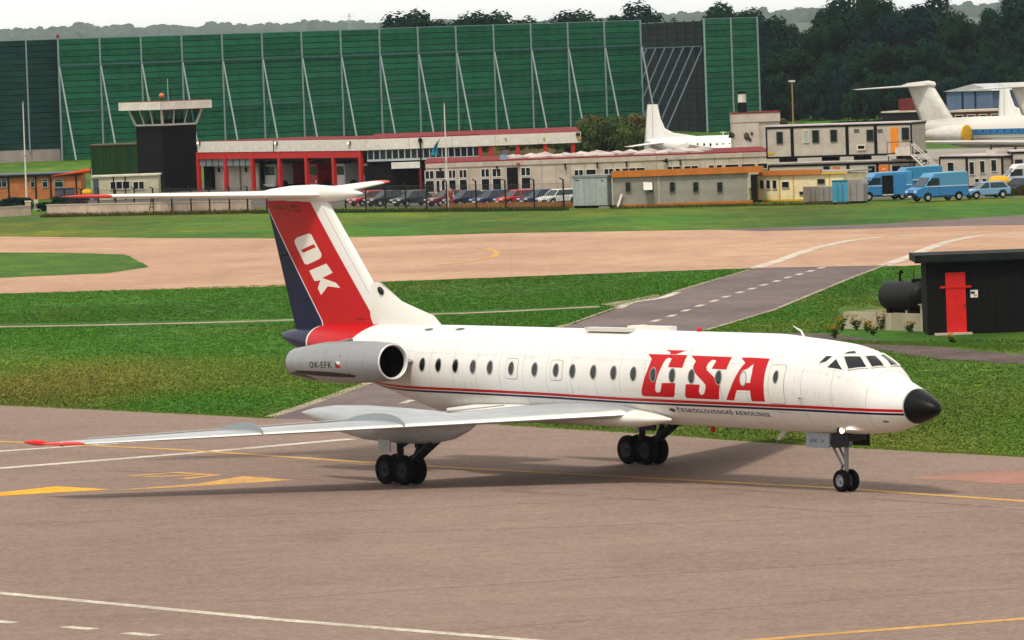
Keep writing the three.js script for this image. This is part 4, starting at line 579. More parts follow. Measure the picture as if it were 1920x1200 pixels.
// ---- control tower
{
  const c = footAt(306, 674), t = thing('control_tower', 'black control tower with a slanted glass cab and wide white roof', 'tower', c, Math.PI / 4 - .06), f = frame(footAt(250, 674), footAt(362, 674)), Y = (v, u = 306) => f.y(u, v);
  const a = 2.25, hb = Y(233), ht = Y(205), hr = Y(190), aT = 2.72;
  part('shaft', box(-a, a, 0, hb - .12, -a, a), blackWall, t);
  part('sill', box(-a - .06, a + .06, hb - .12, hb + .06, -a - .06, a + .06), whiteTrim, t);
  for (let k = 0; k < 4; k++) { const R = q => [q[0] * Math.cos(k * Math.PI / 2) + q[2] * Math.sin(k * Math.PI / 2), q[1], -q[0] * Math.sin(k * Math.PI / 2) + q[2] * Math.cos(k * Math.PI / 2)];
    part('corner_mullion', bar(R([a, hb, a]), R([aT, ht, aT]), .2, .2), whiteTrim, t);
    for (const m of [-.36, .3]) part('mullion', bar(R([a * m, hb, a]), R([aT * m, ht, aT]), .11, .11), whiteTrim, t);
    part('cab_glass', skin([[R([-a, hb, a - .04]), R([a, hb, a - .04])], [R([-aT, ht, aT - .04]), R([aT, ht, aT - .04])]], { closed: false }), new THREE.MeshPhysicalMaterial({ color: 0x9cc4c4, roughness: .03, transmission: 1, thickness: 0, side: THREE.DoubleSide }), t); }
  part('roof_slab', box(-3.5, 3.5, ht, hr, -3.5, 3.5), whiteTrim, t); part('roof_felt', box(-3.42, 3.42, hr, hr + .06, -3.42, 3.42), maroon, t);
  part('console', box(-1.4, 1.4, hb + .06, hb + .5, -1.4, 1.4), dark, t);
  part('window', box(a, a + .03, Y(247), Y(236), -1.1, 1.9), glass, t); part('window_sill', box(a, a + .1, Y(248.5), Y(247), -1.15, 2.0), whiteTrim, t); part('window_jamb', box(a, a + .07, Y(247), Y(234), -1.9, -1.78), whiteTrim, t);
  const bx = f => a * f; part('door', box(a, a + .05, .05, Y(336), -.3, .7), whiteTrim, t); part('notice', box(a, a + .03, Y(309), Y(306.5), .2, .62), whiteTrim, t);
  const lad = part('ladder', [bar([a + .15, .1, -1.55], [a + .15, Y(257), -1.55], .06, .06)], steelPale, t); for (let i = 0; i < 5; i++) part('ladder_bracket', bar([a, .4 + i * (Y(258) - .4) / 4, -1.2], [a + .15, .4 + i * (Y(258) - .4) / 4, -1.55], .05, .07), steelPale, lad);
  part('aerial', rod([.6, hr, -.2], [.6, Y(148), -.2], .035), std(0x9aa5a5, .5), t); part('aerial', rod([1.6, hr, -1], [1.6, Y(166), -1], .03), dark, t); part('aerial', rod([-2.8, hr, 1], [-2.8, Y(180), 1], .03), std(0x9a8f6a, .5), t);
  part('beacon', new THREE.SphereGeometry(.28, 14, 10).translate(-1.7, Y(179), 1.6), std(0xd0603a, .35), t); part('beacon_stem', rod([-1.7, hr, 1.6], [-1.7, Y(180), 1.6], .04), dark, t);
}
{ // plain green-clad store left of the tower
  const f = frame(footAt(163, 690), footAt(252, 690)), t = thing('green_store', 'windowless dark green clad store beside the control tower', 'building', f.pos, f.turn), y0 = f.y(205, 323), y1 = f.y(205, 273);
  part('lower_wall', box(.1, f.L, 0, y0 - .3, -7.8, -.1), blackWall, t);
  const n = 12; for (let i = 0; i < n; i++) part('cladding_sheet', box(i * f.L / n + .015, (i + 1) * f.L / n - .015, y0 - .3, y1, -.1, (i % 2) * .05), wallOf([26 + (i % 3) * 3, 56 + (i % 3) * 4, 26], 210 + i), t);
  part('upper_wall', box(0, f.L, y0 - .3, y1 - .02, -8, -.1), std(0x11240f, .85), t); part('roof', box(-.1, f.L + .1, y1, y1 + .14, -8, .12), wallOf([92, 74, 58], 213), t);
}
{ // cream hut in front of it
  const f = frame(footAt(165, 640), footAt(288, 640)), t = thing('cream_hut', 'small cream flat-roofed hut at the foot of the control tower', 'building', f.pos, f.turn), y1 = f.y(225, 331), X = u => f.x(u);
  part('wall', box(0, f.L, 0, y1, -4, 0), wallOf([176, 172, 146], 221), t); part('roof', box(-.15, f.L + .15, y1, y1 + .16, -4.1, .18), wallOf([200, 194, 178], 222), t);
  for (const [a, b] of [[205, 243], [248, 270]]) pane(t, 'window', X(a), X(b), f.y(a, 356), f.y(a, 340), .06, whiteTrim, glass, .07, a < 220 ? [.3, .62] : [.5]);
  part('door', box(X(174), X(184), .05, f.y(180, 336), 0, .05), std(0x40464a, .6), t); for (const u of [212, 234]) part('downpipe', rod([X(u), 0, .1], [X(u), y1, .1], .06), dark, t);
}
{ // orange brick block at the left edge
  const f = frame(footAt(-60, 655), footAt(143, 655)), t = thing('brick_building', 'single-storey orange brick building at the left edge behind the flagpole', 'building', f.pos, f.turn), y1 = f.y(70, 330), X = u => f.x(u);
  const brick = gs({ n: 512, s: 231, m: 3.6, c0: [150, 82, 40], c1: [184, 108, 56], oct: [[16, 48, 1], [120, 120, .6], [5, 5, .6]], marks: (x, y, c) => ((y * 48) % 1 < .14 || ((x * 16 + (Math.floor(y * 48) % 2) * .5) % 1) < .05) ? [158, 128, 100] : c }, .9);
  part('wall', box(0, f.L, 0, y1, -7, 0), brick, t); part('roof', box(-.2, f.L + .2, y1 + .18, y1 + .28, -7.2, .3), wallOf([96, 104, 112], 232), t); part('fascia', box(-.2, f.L + .2, y1 - .06, y1 + .18, -.02, .32), std(0x151516, .7), t);
  for (const u of [15, 66, 94, 142]) part('downpipe', box(X(u) - .07, X(u) + .07, 0, y1, 0, .1), dark, t);
  for (const [a, b, k] of [[-8, 12, [.5]], [56, 65, []], [78, 89, []], [101, 118, []]]) { pane(t, 'window', X(a), X(b), f.y(a, 352), f.y(a, 336), .05, std(0x8d9a92, .6), glass, .06, k, [.72]); }
}
{ const p = footAt(105, 640), f = frame(footAt(95, 640), footAt(170, 640)), t = thing('windsock', 'orange windsock blown out level above the brick building roof', 'windsock', footAt(163, 640), f.turn);
  const y = f.y(160, 320); part('mast', rod([0, -.02, 0], [0, y + .15, 0], .06, .045), std(0xb8b4aa, .5), t); part('sock', skin([[0, .27], [.8, .22], [1.8, .16], [3.0, .09], [3.9, .05]].map(([d, r], i) => Array.from({ length: 14 }, (_, j) => [-d - .1, y - d * .11 + r * Math.cos(j / 7 * Math.PI) * (.8 + .1 * Math.sin(i * 2)), r * Math.sin(j / 7 * Math.PI)]))), std(0xc63c14, .8), t); part('hoop', new THREE.TorusGeometry(.34, .03, 8, 20).rotateY(Math.PI / 2).translate(-.1, y, 0), dark, t); }
{ // yellow skip-like tanker behind the wing tip
  const f = frame(footAt(144, 640), footAt(163, 640)), t = thing('yellow_bowser', 'small bright yellow wheeled tank between the brick building and the cream hut', 'trailer', f.pos, f.turn);
  part('tank', new THREE.CapsuleGeometry(.34, .42, 8, 18).rotateZ(Math.PI / 2).translate(.5, .82, 0), std(0xd8a812, .5), t); part('frame', box(0, 1, .36, .46, -.3, .3), dark, t); part('hatch', new THREE.CylinderGeometry(.14, .14, .1, 14).translate(.5, 1.2, 0), std(0xc2980f, .5), t);
  for (const z of [-.34, .34]) part('wheel', new THREE.CylinderGeometry(.26, .26, .12, 18).rotateX(Math.PI / 2).translate(.5, .26, z), dark, t); part('drawbar', rod([0, .4, 0], [-.5, .1, 0], .04), dark, t);
}
// ---- long range with clerestory windows and an open red-posted canopy
const F2 = frame(footAt(680, 640), footAt(1084, 640));
{
  const t = thing('canopy_building', 'long dark range with a strip of windows and a white-edged canopy on red posts', 'building', F2.pos, F2.turn), X = u => F2.x(u), Y = (u, v) => F2.y(u, v), x1 = X(902), top = Y(700, 261), fb = Y(700, 281), wb = Y(700, 300);
  for (let i = 0; i < 5; i++) part('fascia_panel', box(F2.L * i / 5 + (i ? .012 : 0), F2.L * (i + 1) / 5 - .012, fb, top, -.1, .1), whiteTrim, t);
  part('roof', box(0, F2.L, top - .14, top - .02, -46, -.1), maroon, t);
  part('wall', box(.05, x1, 0, wb - .05, -14, -.3), blackWall, t); part('side_wall', box(x1 - .2, x1, wb - .05, fb, -14, -.3), blackWall, t);
  const n = 18; for (let i = 0; i < n; i++) pane(t, 'clerestory_window', .1 + (x1 - .2) * i / n, .1 + (x1 - .2) * (i + 1) / n, wb, fb, -.12, std(0x8e979a, .5), i % 5 === 2 ? glassBlue : glass, .06);
  part('window_sill', box(.05, x1, wb - .16, wb, -.3, .06), std(0x9aa0a0, .6), t);
  for (const u of [902, 922, 972.5, 1024.5, 1076]) part('canopy_post', box(X(u) - .2, X(u) + .2, 0, fb, -.4, -.05), fireRed, t);
  for (const u of [922, 972.5, 1024.5, 1076]) part('rear_post', box(X(u) - .15, X(u) + .15, 0, top - .14, -9.4, -9.1), fireRed, t);
  part('soffit', box(x1, F2.L, fb + .1, fb + .16, -12, -.12), whiteTrim, t);
  part('downpipe', rod([X(790), 0, .16], [X(790), top, .16], .07), dark, t); part('hopper', box(X(790) - .2, X(790) + .2, top - .5, top - .1, .1, .35), dark, t);
  for (const u of [950, 1022]) part('wall_lamp', box(X(u) - .1, X(u) + .1, Y(u, 261), Y(u, 257), .1, .24), std(0xc4a040, .5), t); part('floodlight', box(F2.L - .5, F2.L - .1, top - .4, top - .05, .1, .4), std(0x2a2622, .6), t); part('floodlight', box(F2.L - .3, F2.L + .02, top - .75, top - .5, .1, .36), std(0xb08a30, .5), t);
  const c = part('porch_roof', box(X(735), X(788), Y(760, 315, 1), Y(760, 304, 1), -.2, 2.4), whiteTrim, t);
  part('porch_wall', box(X(683), X(786), .05, 2.5, -.28, -.2), dark, t);
}
// ---- low beige offices with a red roof and white rooflights
const F3 = frame(footAt(790, 593), footAt(1442, 593));
{
  const t = thing('office_building', 'long low beige office block with red flat roof covered in white rooflights', 'building', F3.pos, F3.turn), X = u => F3.x(u), Y = (u, v, z = 0) => F3.y(u, v, z), top = Y(800, 307), D = -26;
  const pan = [0, 1, 2].map(i => wallOf([176 + i * 4, 163 + i * 4, 148 + i * 4], 240 + i, 3)), n = 24, w = F3.L / n;
  const gaps = [[796, 845, .0], [901, 940], [944, 970, 0], [976, 996]];
  part('core_wall', box(.02, F3.L - .02, 0, top - .05, D, -.3), wallOf([120, 112, 104], 246), t);
  for (let i = 0; i < n; i++) part('wall_panel', box(i * w + .012, (i + 1) * w - .012, 0, top - .42, -.3, -.02 + .006 * (i % 2)), pan[i % 3], t);
  for (let i = 0; i < 12; i++) part('fascia_panel', box(i * F3.L / 12 + .01, (i + 1) * F3.L / 12 - .01, top - .42, top, -.3, .08), pan[(i + 1) % 3], t);
  part('roof', box(-.1, F3.L, top - .02, top + .1, D, .02), maroon, t);
  // windows (columns in photo units), sills near 365 and heads near 318
  const head = Y(820, 319), mid = Y(820, 337), sill = Y(820, 361);
  for (const [a, b] of [[796, 814], [840, 855], [860, 876], [901, 918], [922, 940], [976, 995]]) { pane(t, 'window', X(a), X(b), mid + .05, head, .05, whiteTrim, glass, .07, [.5]); pane(t, 'window', X(a), X(b), sill, mid - .02, .05, whiteTrim, glass, .07); }
  pane(t, 'window', X(815.5), X(835), mid + .05, head, .05, whiteTrim, glass, .07); { const d = pane(t, 'entrance_door', X(815.5), X(825), .08, mid - .02, .06, whiteTrim, glass, .09, [], [.3]); pane(t, 'entrance_door', X(825.5), X(835), .08, mid - .02, .06, whiteTrim, glass, .09, [], [.3]); }
  part('doorway', box(X(945), X(971), .02, head, -.1, .02), dark, t); part('doorway_reveal', box(X(945), X(950), .02, head, .02, .06), pan[0], t);
  for (const [a, b, k] of [[1076, 1094, [.5]], [1098, 1118, []], [1132, 1151, [.5]], [1153, 1163, []], [1166, 1210, [.3, .6]], [1250, 1278, [.4]], [1282, 1310, [.5]], [1328, 1340, []], [1343, 1355, []], [1359, 1386, []], [1389, 1417, []], [1420, 1440, []]]) pane(t, 'high_window', X(a), X(b), Y(a, 330 - (a - 1076) * .036), Y(a, 318 - (a - 1076) * .036), .05, whiteTrim, glass, .06, k);
  for (const u of [826, 932, 1060, 1120, 1175, 1276]) part('wall_bracket', [rod([X(u), top - .5, .1], [X(u), top - 1.0, .22], .05), box(X(u) - .12, X(u) + .1, top - .58, top - .46, .08, .2)], dark, t);
  part('wall_lamp', new THREE.SphereGeometry(.16, 10, 8).translate(X(972), top - .25, .16), std(0xa8683a, .5), t); part('siren', new THREE.ConeGeometry(.28, .5, 14).rotateZ(Math.PI / 2).translate(X(1247), top - .5, .3), dark, t);
  part('end_post', box(X(786), X(790), 0, top - .4, -.3, .05), maroon, t);
  // white rooflights, two uneven rows
  reseed(251); const pyr = (w_, h, d) => { const g = new THREE.ConeGeometry(.72, h, 4, 1).rotateY(Math.PI / 4).scale(w_, 1, d).translate(0, h / 2, 0); return merge([g, new THREE.BoxGeometry(w_ * .98, .14, d * .98).translate(0, -.05, 0)]); }, rg = [0, 1, 2].map(i => pyr(1.6 + .25 * i, .24 + .06 * i, 1.1)), rm = [std(0xb4a6a0, .8), std(0xa69894, .8), std(0xbcb0aa, .8)];
  for (let r = 0; r < 2; r++) for (let i = 0; i < 13; i++) { const u = 962 + r * 14 + i * 33 + rr(-5, 5); if (u > 1330) continue; const m = part('rooflight', rg[(i + r) % 3], rm[(i * 2 + r) % 3], t); m.position.set(X(u), top + .2, r ? -4 + rr(-.6, .6) : -12 + rr(-1, 1)); m.rotation.set(rr(-.04, .04), rr(-.5, .5), rr(-.1, .1)); }
  part('roof_vent', box(X(938), X(951), top + .1, top + .55, -2, -1.2), std(0x7d8fa8, .5), t); part('roof_vent', box(X(944), X(954), top + .55, top + .95, -3, -2), std(0x5c5660, .5), t);
}
// ---- boiler house
{
  const f = frame(footAt(1369, 640), footAt(1458, 640)), t = thing('boiler_house', 'square beige boiler house with a short black and white flue', 'building', f.pos, f.turn), y1 = f.y(1410, 212), X = u => f.x(u);
  part('wall', box(0, f.L * .56, 0, y1 - .9, -6, 0), wallOf([186, 172, 162], 261), t); part('wall', box(f.L * .56, f.L, 0, y1 - .9, -6, -.1), wallOf([176, 164, 154], 262), t); part('parapet', box(-.04, f.L + .04, y1 - .9, y1, -6.04, .06), wallOf([186, 170, 160], 263), t); part('coping', box(-.1, f.L + .1, y1, y1 + .1, -6.1, .12), maroon, t);
  const fx = X(1397); part('flue', rod([fx, y1, -2], [fx, f.y(1397, 192), -2], .5, .42, 20), dark, t); part('flue_band', rod([fx, f.y(1397, 193), -2], [fx, f.y(1397, 176), -2], .42, .42, 20), whiteTrim, t); part('flue_cap', rod([fx, f.y(1397, 176), -2], [fx, f.y(1397, 172), -2], .46, .46, 20), dark, t);
  for (const [u, v, r] of [[1376, 253, .2], [1402, 255, .28], [1408, 261, .16], [1412, 250, .14]]) part('wall_fitting', new THREE.SphereGeometry(r, 10, 8).scale(1, 1.3, .6).translate(X(u), f.y(u, v), .08), std(0x4a3c36, .8), t);
  part('loudspeaker', new THREE.CylinderGeometry(.34, .2, .5, 16).rotateZ(1.2).translate(-.12, f.y(1370, 254), -.2), dark, t);
}
// ---- grey container
{
  const f = frame(footAt(1065, 540), footAt(1130, 538)), t = thing('shipping_container', 'pale grey steel container left of the orange-edged hut', 'container', f.pos, f.turn), y1 = f.y(1095, 331), g = wallOf([150, 158, 156], 271, 2, .6);
  part('body', box(0, f.L, .18, y1 - .1, -3.2, -.04), g, t); for (let i = 0; i < 6; i++) part('panel', box(i * f.L / 6 + .01, (i + 1) * f.L / 6 - .01, .2, y1 - .12, -.04, .02 + .012 * (i % 2)), g, t); part('lid', box(-.06, f.L + .1, y1 - .1, y1 + .1, -3.3, .08), wallOf([120, 128, 128], 272, 2, .6), t); part('skid', box(.05, f.L - .05, -.02, .18, -3.1, -.1), dark, t);
  part('hinge', box(f.L * .85, f.L * .88, y1 - .45, y1 - .3, .03, .06), dark, t); part('data_plate', box(f.L * .08, f.L * .2, y1 - .34, y1 - .28, .03, .05), dark, t);
  part('side_screen', box(f.L + .04, f.L + .62, .1, y1 - .15, -.7, -.62), wallOf([122, 120, 116], 273), t);
}
// ---- grey hut with orange roof edge, and the cream hut joined on its right
const F4 = frame(footAt(1147, 537), footAt(1402, 537));
{
  const t = thing('grey_hut', 'long grey prefabricated hut with an orange roof edge and one window propped open', 'hut', F4.pos, F4.turn), X = u => F4.x(u), Y = (u, v) => F4.y(u, v), y1 = Y(1200, 331), g = [0, 1].map(i => wallOf([138 + i * 5, 134 + i * 5, 124 + i * 5], 281 + i, 2)), D = -5;
  for (const [a, b] of [[1147, 1233], [1235, 1402]]) part('wall', box(X(a), X(b), .22, y1, D, 0), g[a > 1200 ? 1 : 0], t);
  part('joint_cover', box(X(1232.6), X(1235.4), .2, y1, -.02, .04), wallOf([170, 164, 150], 283), t); for (const u of [1147, 1402]) part('corner_post', box(X(u) - .06, X(u) + .06, .2, y1, -.06, .05), wallOf([170, 164, 150], 284), t);
  part('plinth', box(.3, F4.L, -.02, .22, D, .03), wallOf([176, 104, 52], 285), t);
  part('roof_edge', box(-.35, F4.L + 1.0, y1, Y(1200, 319), -.05, .25), wallOf([184, 110, 48], 286, 3, .8, 10), t); part('roof', box(-.3, F4.L + .9, y1 + .3, y1 + .42, D - .2, -.05), wallOf([140, 142, 140], 287), t);
  [[1171, 1182], [1214, 1224], [1254, 1265], [1298, 1309], [1343, 1354]].forEach(([a, b], i) => { pane(t, 'window', X(a), X(b), Y(a, 361), Y(a, 341), .05, std(0x6c6a66, .6), glass, .05); if (i === 1) { const s = part('open_sash', new THREE.BoxGeometry(X(b) - X(a) + .3, .05, .95).rotateX(.75).translate((X(a) + X(b)) / 2 - .25, (Y(a, 361) + Y(a, 341)) / 2 + .1, .4), whiteTrim, t); s.userData.label = 'white sash propped open'; } });
  part('leaning_board', bar([X(1155), .02, .55], [X(1164), 1.1, .1], .18, .05), whiteTrim, t); part('doorstep', box(X(1120), X(1140), -.03, .12, -.4, .9), wallOf([122, 118, 110], 288), t);
}
const F5 = frame(footAt(1420, 541), footAt(1581, 537));
{
  const t = thing('cream_cabin', 'cream prefabricated cabin with yellow corner posts joined to the grey hut', 'hut', F5.pos, F5.turn), X = u => F5.x(u), Y = (u, v) => F5.y(u, v), y1 = Y(1440, 329), y2 = Y(1560, 318), cr = [0, 1, 2].map(i => wallOf([232 - i * 3, 214 - i * 3, 170], 291 + i, 2)), yel = wallOf([206, 164, 60], 295);
  [[1420, 1460], [1462, 1486], [1488, 1554], [1556, 1581]].forEach(([a, b], i) => part('wall_panel', box(X(a), X(b), .12, y1, -4.5, 0), cr[i % 3], t));
  for (const u of [1420.5, 1461, 1487, 1555]) part('corner_post', box(X(u) - .055, X(u) + .055, .05, y1, -.05, .05), yel, t); part('base_rail', box(0, F5.L, -.02, .12, -4.4, .04), yel, t);
  part('roof_edge', box(-.1, X(1541), y1, y1 + .42, -.05, .25), wallOf([186, 112, 56], 296, 3, .8, 10), t); part('roof', box(-.1, F5.L, y1 + .14, y1 + .26, -4.7, -.05), wallOf([150, 150, 144], 297), t); part('roof_edge', box(X(1541.5), F5.L + .1, y1, y1 + .14, -.05, .2), yel, t);
  for (const a of [1423.5, 1435.5, 1447.5]) pane(t, 'window', X(a), X(a + 9), Y(a, 355), Y(a, 337), .04, whiteTrim, glass, .05); pane(t, 'window', X(1465), X(1480), Y(1465, 353), Y(1465, 340), .04, whiteTrim, glass, .05); pane(t, 'vent', X(1498), X(1511), Y(1498, 366), Y(1498, 359), .04, std(0x6c7a80, .6), dark, .05); pane(t, 'window', X(1532), X(1547), Y(1532, 346), Y(1532, 335), .04, std(0x8a7f76, .6), glass, .05);
  part('shaded_gap_wall', box(-1.3, -.08, 0, y1 + .1, -3, -.5), wallOf([92, 90, 88], 298), t);  // dark grey carries the shade of the passage between the huts
}
// ---- stacked site cabins
function cabinRow(name, label, f, mods, v0, v1, uRef, opts) {
  const t = thing(name, label, 'site cabin', f.pos, f.turn), X = u => f.x(u), ya = f.y(uRef, v1), yb = f.y(uRef, v0); t.userData.base = 0;
  const g = [0, 1].map(i => wallOf([176 + i * 4, 166 + i * 4, 154 + i * 4], 301 + i, 2)), fr = std(0x141416, .7);
  mods.forEach(([a, b], i) => { part('wall', box(X(a) + .08, X(b) - .08, ya + .16, yb - .16, -5.6, -.02), g[i % 2], t); part('floor_beam', box(X(a), X(b), ya, ya + .18, -5.7, .04), fr, t); part('roof_beam', box(X(a), X(b), yb - .18, yb, -5.7, .04), fr, t); for (const u of [a, b]) part('corner_post', box(X(u) - (u === b ? .13 : 0), X(u) + (u === a ? .13 : 0), ya + .18, yb - .18, -.1, .05), fr, t); part('roof_sheet', box(X(a) - .02, X(b) + .02, yb, yb + .1, -5.8, .1), wallOf([190, 178, 176], 303), t); });
  return { t, X, ya, yb };
}
const F6 = frame(footAt(1438, 578), footAt(1712, 574));
{
  const { t, X, ya, yb } = cabinRow('upper_site_cabin', 'upper row of grey site cabins with black frames and an orange door', F6, [[1438, 1487], [1487.5, 1590], [1590.5, 1643.5], [1644, 1712]], 234, 294, 1575, {}), Y = (u, v) => F6.y(u, v), fr = std(0x4b4a48, .6);
  for (const [a, b, v0, v1, m] of [[1458, 1470, 247, 270, 0], [1508, 1519, 245, 268, 1], [1525, 1538, 244, 268, 0], [1559, 1572, 243, 266, 0], [1627, 1640, 243, 265, 0], [1693, 1707, 239, 263, 0]]) pane(t, 'window', X(a), X(b), Y(a, v1), Y(a, v0), .02, m ? whiteTrim : fr, m ? std(0x9aa09a, .2) : glass, .05);
  pane(t, 'air_conditioner', X(1608), X(1625), Y(1608, 282), Y(1608, 271), .05, whiteTrim, dark, .12); for (const u of [1604, 1648]) part('vent', box(X(u), X(u + 9), Y(u, 248), Y(u, 242), 0, .04), std(0x56524c, .7), t);
  const d = part('door', box(X(1672), X(1686), Y(1672, 286), Y(1672, 239), 0, .06), wallOf([222, 130, 20], 305, 2, .6, 8), t); d.userData.label = 'bright orange door'; part('notice', box(X(1441), X(1453), Y(1441, 290), Y(1441, 285), 0, .03), std(0xc89820, .6), t);
  const st = part('landing', box(X(1672), X(1716), ya - .05, ya + .08, .1, 1.5), wallOf([196, 186, 176], 306), t); part('kickboard', box(X(1687), X(1716), ya + .08, ya + .75, 1.42, 1.47), wallOf([206, 196, 184], 307), t); part('handrail', [bar([X(1672), ya + 1.2, 1.45], [X(1716), ya + 1.2, 1.45], .05, .05), rod([X(1672), ya, 1.45], [X(1672), ya + 1.2, 1.45], .03), rod([X(1716), ya, 1.45], [X(1716), ya + 1.2, 1.45], .03)], std(0x2c2a2a, .6), t);
  // stairs down to the right
  const x0 = X(1716), x1 = X(1778), n = 13; for (const z of [.35, 1.4]) { part('stringer', bar([x0, ya, z], [x1, .05, z], .1, .3), whiteTrim, t); part('stair_rail', bar([x0, ya + 1.05, z], [x1, 1.0, z], .07, .07), whiteTrim, t); for (const k of [.02, .5, .98]) part('baluster', rod([x0 + (x1 - x0) * k, ya * (1 - k), z], [x0 + (x1 - x0) * k, ya * (1 - k) + 1.03, z], .03), whiteTrim, t); }
  for (let i = 1; i < n; i++) { const k = i / n; part('tread', box(x0 + (x1 - x0) * k - .14, x0 + (x1 - x0) * k + .14, ya * (1 - k) - .03, ya * (1 - k) + .03, .38, 1.37), std(0x5a5450, .7), t); }
  for (const u of [1674, 1714]) part('landing_post', rod([X(u), 0, 1.4], [X(u), ya, 1.4], .05), std(0x2a2a2a, .6), t);
}
{
  const { t, X, ya, yb } = cabinRow('lower_site_cabin', 'lower row of grey site cabins under the stacked upper row', F6, [[1440, 1590], [1590.5, 1645.5], [1646, 1716]], 306, 352, 1575, {}), Y = (u, v) => F6.y(u, v), fr = std(0x4b4a48, .6);
  for (const [a, b] of [[1544, 1556], [1628, 1641], [1673, 1689], [1694, 1713]]) pane(t, 'window', X(a), X(b), Y(a, 334), Y(a, 311), .02, fr, glass, .06);
  part('door', box(X(1648), X(1667), .2, Y(1650, 310), 0, .06), wallOf([216, 112, 26], 308, 2, .6, 8), t); part('door', box(X(1562), X(1575), .2, Y(1562, 313), 0, .06), wallOf([200, 104, 34], 309, 2, .6, 8), t); part('door_sign', box(X(1655), X(1660), Y(1655, 318), Y(1655, 316), .06, .08), whiteTrim, t);
  for (const u of [1460, 1540, 1600, 1680]) part('packer', box(X(u), X(u) + .5, yb + .1, F6.y(1575, 294), -5, -.3), dark, t); part('pipe_run', box(X(1440), X(1700), yb + .12, yb + .24, .02, .2), wallOf([200, 188, 184], 310), t);
}
const F7 = frame(footAt(1762, 568), footAt(1880, 560));
{
  const { t, X, ya, yb } = cabinRow('site_cabin', 'grey site cabin with three tall windows behind the blue vans', F7, [[1762, 1813], [1813.5, 1880]], 293, 352, 1820, {}), Y = (u, v) => F7.y(u, v), fr = std(0x4b4a48, .6);
  for (const [a, b, v0, v1] of [[1777, 1790, 304, 322], [1818, 1828, 303, 328], [1838, 1848, 301, 325], [1859, 1870, 299, 322]]) pane(t, 'window', X(a), X(b), Y(a, v1), Y(a, v0), .02, whiteTrim, glass, .05);
  part('roof_box', box(X(1826), X(1846), yb + .1, yb + .5, -2.6, -1.4), wallOf([196, 186, 178], 311), t); for (const u of [1828, 1842]) pane(t, 'air_conditioner', X(u), X(u + 9), Y(u, 343), Y(u, 334), .05, whiteTrim, dark, .06);
}
{ const F8 = frame(footAt(1897, 560), footAt(1990, 560)), { t, X, ya, yb } = cabinRow('site_cabin', 'grey site cabin cut by the right edge of the photo', F8, [[1897, 1990]], 284, 352, 1920, {}); pane(t, 'window', X(1903), X(1918), F8.y(1905, 312), F8.y(1905, 299), .02, std(0x4b4a48, .6), glass, .05); }
{ // hangar and sheds beyond the parked jets
  const f = frame(footAt(1772, 900), footAt(1858, 890)), t = thing('blue_hangar', 'blue-grey metal shed with a pale pitched roof far behind the jet tail', 'building', f.pos, f.turn), y1 = f.y(1815, 171); for (let i = 0; i < 6; i++) part('cladding_sheet', box(i * f.L / 6 + .02, (i + 1) * f.L / 6 - .02, 0, y1, -.1, .04 * (i % 2)), wallOf([92, 110, 140], 321 + (i % 2), 3), t); part('wall', box(0, f.L, 0, y1 - .02, -14, -.1), wallOf([84, 100, 128], 323, 3), t);
  part('roof', extrudeXY([[-.4, y1], [f.L + .4, y1], [f.L * .62, y1 + 1.0]], -14.4, .3), wallOf([176, 178, 182], 324), t); for (const k of [.36, .64]) part('door_post', box(f.L * k - .15, f.L * k + .15, 0, y1, .04, .16), std(0x20283a, .7), t);
  const f2 = frame(footAt(1858, 905), footAt(1990, 900)), t2 = thing('dark_hangar', 'dark shed joined to the blue-grey hangar at the right edge', 'building', f2.pos, f2.turn), y2 = f2.y(1890, 166); part('wall', box(.1, f2.L, 0, y2, -14, 0), wallOf([74, 66, 66], 325, 3), t2); part('roof', box(0, f2.L, y2, y2 + .2, -14.2, .2), wallOf([140, 132, 130], 326), t2); part('door', box(1, 3.4, 0, 3.6, 0, .06), dark, t2);
  const f3 = frame(footAt(1776, 830), footAt(1990, 825)), t3 = thing('brown_office', 'low brown office building behind the parked jets', 'building', f3.pos, f3.turn), y3 = f3.y(1820, 206); part('wall', box(0, f3.L, 0, y3 - .25, -8, 0), wallOf([104, 66, 48], 327, 3), t3); part('fascia', box(-.1, f3.L + .1, y3 - .25, y3, -8, .2), wallOf([190, 176, 160], 328), t3); for (let i = 0; i < 9; i++) pane(t3, 'window', .8 + i * 1.6, 1.9 + i * 1.6, y3 - 1.6, y3 - .6, .03, whiteTrim, glass, .07);
  const f4 = frame(footAt(1650, 860), footAt(1730, 858)), t4 = thing('low_store', 'long low dark store with a pale roof edge left of the jet fin', 'building', f4.pos, f4.turn), y4 = f4.y(1690, 208); part('wall', box(0, f4.L, 0, y4 - .2, -8, 0), std(0x1c1a1e, .85), t4); part('fascia', box(-.1, f4.L + .1, y4 - .2, y4, -8, .15), wallOf([196, 180, 164], 329), t4); part('upper_wall', box(f4.L * .3, f4.L, y4, y4 + 1.6, -8, -2), wallOf([96, 40, 42], 330), t4); part('door', box(2, 3.2, 0, 2.2, 0, .05), dark, t4);
}
